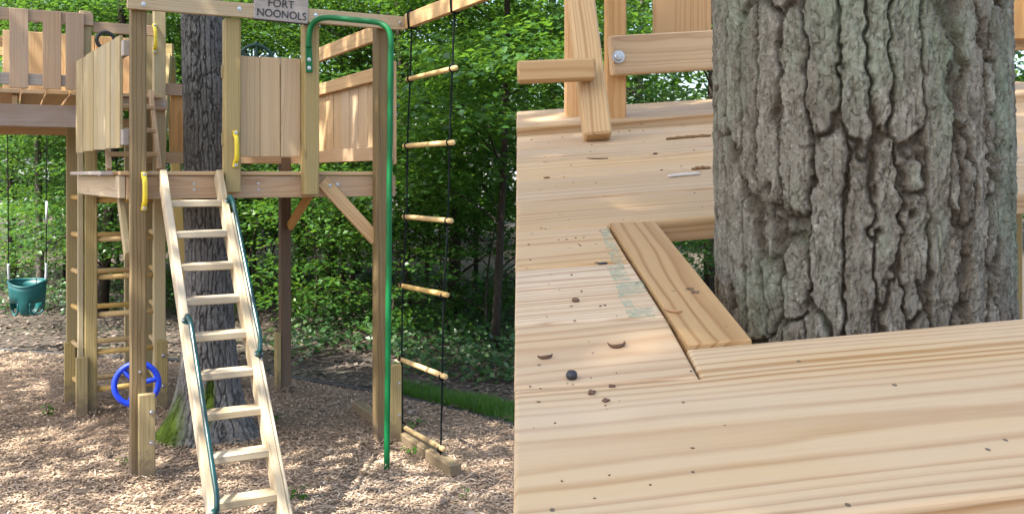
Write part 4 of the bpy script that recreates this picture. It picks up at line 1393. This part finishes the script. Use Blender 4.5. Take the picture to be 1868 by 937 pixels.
def curl(rad, arc, w, mat, lift=.3, thick=.0009):
    """a curled strip of bark standing on its edge"""
    def f():
        n_ = 14; V, F = [], []
        for i in range(n_):
            a = R(200) + R(arc) * i / (n_ - 1); ww = w * (.35 + .65 * math.sin(math.pi * (i + .6) / n_)) 
            for z_ in (0, 1):
                for t_ in (0, 1):
                    rr = rad * (1 + .25 * i / n_) + t_ * thick + .25 * ww * z_
                    V.append((rr * math.cos(a), rr * math.sin(a) * .75, .0005 + z_ * ww + lift * rad * (abs(2 * i / n_ - 1) ** 3)))
        for i in range(n_ - 1):
            q_ = i * 4; p_ = q_ + 4
            F += [(q_, p_, p_ + 2, q_ + 2), (q_ + 1, q_ + 3, p_ + 3, p_ + 1), (q_ + 2, p_ + 2, p_ + 3, q_ + 3), (q_, q_ + 1, p_ + 1, p_)]
        F += [(0, 2, 3, 1), (4 * n_ - 4, 4 * n_ - 3, 4 * n_ - 1, 4 * n_ - 2)]
        return quads_to_mesh('bit', np.array(V), np.array(F)), M[mat]
    return f


def twig(L, r_, mat, bend=.1, bumps=0.0, seed=1):
    def f():
        gg = np.random.default_rng(seed)
        n_ = 16
        pts = [(L * (i / (n_ - 1) - .5), bend * L * math.sin(math.pi * i / (n_ - 1)) + gg.normal(0, bumps * r_), r_ * (.9 + .2 * gg.random())) for i in range(n_)]
        rad = [r_ * (.65 + .35 * math.sin(math.pi * (i + 1) / (n_ + 1)) + bumps * gg.random()) for i in range(n_)]
        V, F = tube_geo(pts, rad, 7)
        return quads_to_mesh('bit', V, F), M[mat]
    return f


bit('dark_seed', 1043, 691, 0, 'round dark seed on the pale deck plank', 'seed', blob(.0046, .0044, .0042, 'dark_seed', 1, .06))
bit('brown_seed', 1050, 550, -30, 'oval brown seed lying on the middle deck plank', 'seed', blob(.0042, .0028, .0024, 'bark_bit', 2))
bit('bark_curl', 992, 652, 10, 'small brown bark curl at the left edge of the deck', 'bark curl', curl(.0055, 150, .0035, 'bark_bit'))
bit('bark_curl', 1122, 632, 0, 'larger bark curl in the middle of the third short plank', 'bark curl', curl(.0065, 170, .0040, 'bark_bit', .5))
bit('twig', 1090, 290, -25, 'curved dark twig in front of the step ladder foot', 'twig', twig(.043, .0014, 'bark_bit', -.12))
bit('catkin', 1256, 252, 4, 'long brown crumbly catkin on the far planks', 'catkin', twig(.105, .0026, 'frass', .02, .8, 5))
bit('pale_twig', 1248, 322, 6, 'chalky white twig on the far planks beside the trunk', 'twig', twig(.060, .0030, 'pale_twig', .03, .2, 7))
bit('catkin', 1278, 309, 0, 'short brown crumbly catkin touching the trunk', 'catkin', twig(.034, .0024, 'frass', .02, .8, 8))
bit('bark_crumb', 1195, 281, 0, 'tiny bark crumb between twig and catkin on the far planks', 'bark crumb', blob(.005, .0026, .0016, 'bark_bit', 9))
bit('bark_crumb', 997, 325, 0, 'small brown crumb near the left end of the far planks', 'bark crumb', blob(.006, .004, .0016, 'frass', 10))
bit('bark_crumb', 1100, 482, 3, 'black sliver lying in the joint left of the green stamp', 'bark crumb', blob(.0062, .0016, .0016, 'dark_seed', 11))
bit('bark_crumb', 1079, 718, 30, 'forked brown crumb on the front plank', 'bark crumb', blob(.0028, .0022, .0016, 'bark_bit', 12, .4))
bit('bark_crumb', 1116, 706, -20, 'brown crumb on the joint behind the front plank', 'bark crumb', blob(.0028, .0013, .0013, 'bark_bit', 13, .4))
bit('bark_crumb', 1105, 732, 0, 'small brown crumb nearest the camera on the front plank', 'bark crumb', blob(.0024, .0016, .0013, 'bark_bit', 14, .4))
bit('dry_leaf', 1232, 566, -40, 'curled reddish dry leaf scrap on the trim board', 'leaf scrap', curl(.010, 120, .004, 'dry_leaf', .2), .003)


# grit and dust gathered on the planks and in the seams
gg = np.random.default_rng(77)
VV, FF = [], []
base_ico = bmesh.new(); bmesh.ops.create_icosphere(base_ico, subdivisions=1, radius=1)
iv = np.array([v_.co[:] for v_ in base_ico.verts]); base_ico.verts.index_update()
ifc = np.array([[v_.index for v_ in f_.verts] for f_ in base_ico.faces]); base_ico.free()
for k_ in range(130):
    seam = k_ % 3 == 0
    bq = gg.choice([.187, .341, .5385, .735, .932, 1.133, 1.331, 1.528, 1.77]) + gg.normal(0, .004) if seam else gg.uniform(0, 1.75)
    hi = .16 if bq < .74 else 1.0
    aq = lend(bq) + gg.uniform(.01, hi)
    sz = gg.uniform(.0004, .0010) * (1 + bq * .6)
    ang_ = gg.uniform(0, 6.28)
    p_ = iv * np.array([sz * gg.uniform(1, 2.6), sz, sz * .6])
    p_ = np.c_[p_[:, 0] * math.cos(ang_) - p_[:, 1] * math.sin(ang_), p_[:, 0] * math.sin(ang_) + p_[:, 1] * math.cos(ang_), p_[:, 2]] + np.array([aq, bq, sz * .4])
    FF.append(ifc + len(VV) * len(iv)); VV.append(p_)
gt = link('deck_grit', np_mesh('deck_grit', np.vstack(VV), np.vstack(FF)), M['bark_bit'], None, mt_)
tag(gt, 'fine brown grit scattered over the near deck planks', 'grit', kind='stuff')


# faded green printed stamp on the short planks
def stamp_mat():
    m, nt, p = new_mat('green_stamp'); b = NB(nt)
    tc = b.N.new('ShaderNodeTexCoord')
    n1 = b.noise(tc.outputs['Object'], 90, 4, .7)
    p.inputs['Base Color'].default_value = (.33, .46, .34, 1)
    p.inputs['Roughness'].default_value = .8
    b.L.new(b.math('MULTIPLY', b.math('SUBTRACT', n1, .40), 1.4, clamp=True), p.inputs['Alpha'])
    return m


M['stamp'] = stamp_mat()
for quad in ([(1094, 418), (1110, 418), (1138, 483), (1118, 483)], [(1107, 487), (1136, 484), (1150, 510), (1120, 513)], [(1122, 516), (1172, 513), (1180, 532), (1131, 545)], [(1132, 548), (1150, 547), (1158, 560), (1139, 560)], [(1140, 565), (1190, 560), (1196, 579), (1146, 579)]):
    pts = [tuple((ndi @ on_deck(*p_))[:2]) for p_ in quad]
    poly_prism('printed_stamp', nd, pts, .0002, .0006, M['stamp'])
for k_, (px, py) in enumerate(((1262, 527), (1272, 533))):
    pp = ndi @ on_deck(px, py, .003)
    lettering(nd, '||\u00b7|', .009, (pp.x, pp.y, .0034), 0, name='printed_mark', ext=.0001).matrix_basis = Matrix.Translation((pp.x, pp.y, .0034)) @ Matrix.Rotation(R(70), 4, 'Z')

# ------------------------------------------------------------------ tall shade trees whose crowns shade the yard
def shade_tree(base, h, c, rad, zr, n, seed, label, lpm=30, dense=None):
    t = thing('shade_tree', (*base, 0), 0, label, 'tree', 'tall shade trees around the yard')
    pts, rd = trunk_geo((0, 0), h, .22, (.2, .1), seed)
    V, F = tube_geo(pts, rd, 12)
    me = quads_to_mesh('trunk', V, F)
    a = me.attributes.new('plate', 'FLOAT', 'POINT'); a.data.foreach_set('value', np.full(len(V), .8, np.float32))
    link('trunk', me, M['bark_wood'], t)
    crown(t, c, rad, zr, n, .17, lpm, seed, limbs=8, from_z=h * .6, r0=.09, dense=dense)


shade_tree((-9.0, 2.2), 11, (2.6, .7), 3.5, (6.8, 10.0), 74, 221, 'tall shade tree out of view to the left of the yard', 36, (3.35, 1.8, 8.0))  # extra sprays added to this unseen crown keep sun off the left wall
shade_tree((-5.2, -4.6), 11, (2.4, 2.7), 2.7, (6.8, 9.6), 84, 202, 'tall shade tree out of view behind the camera', 62)  # unseen crown thickened to keep direct sun off the near deck
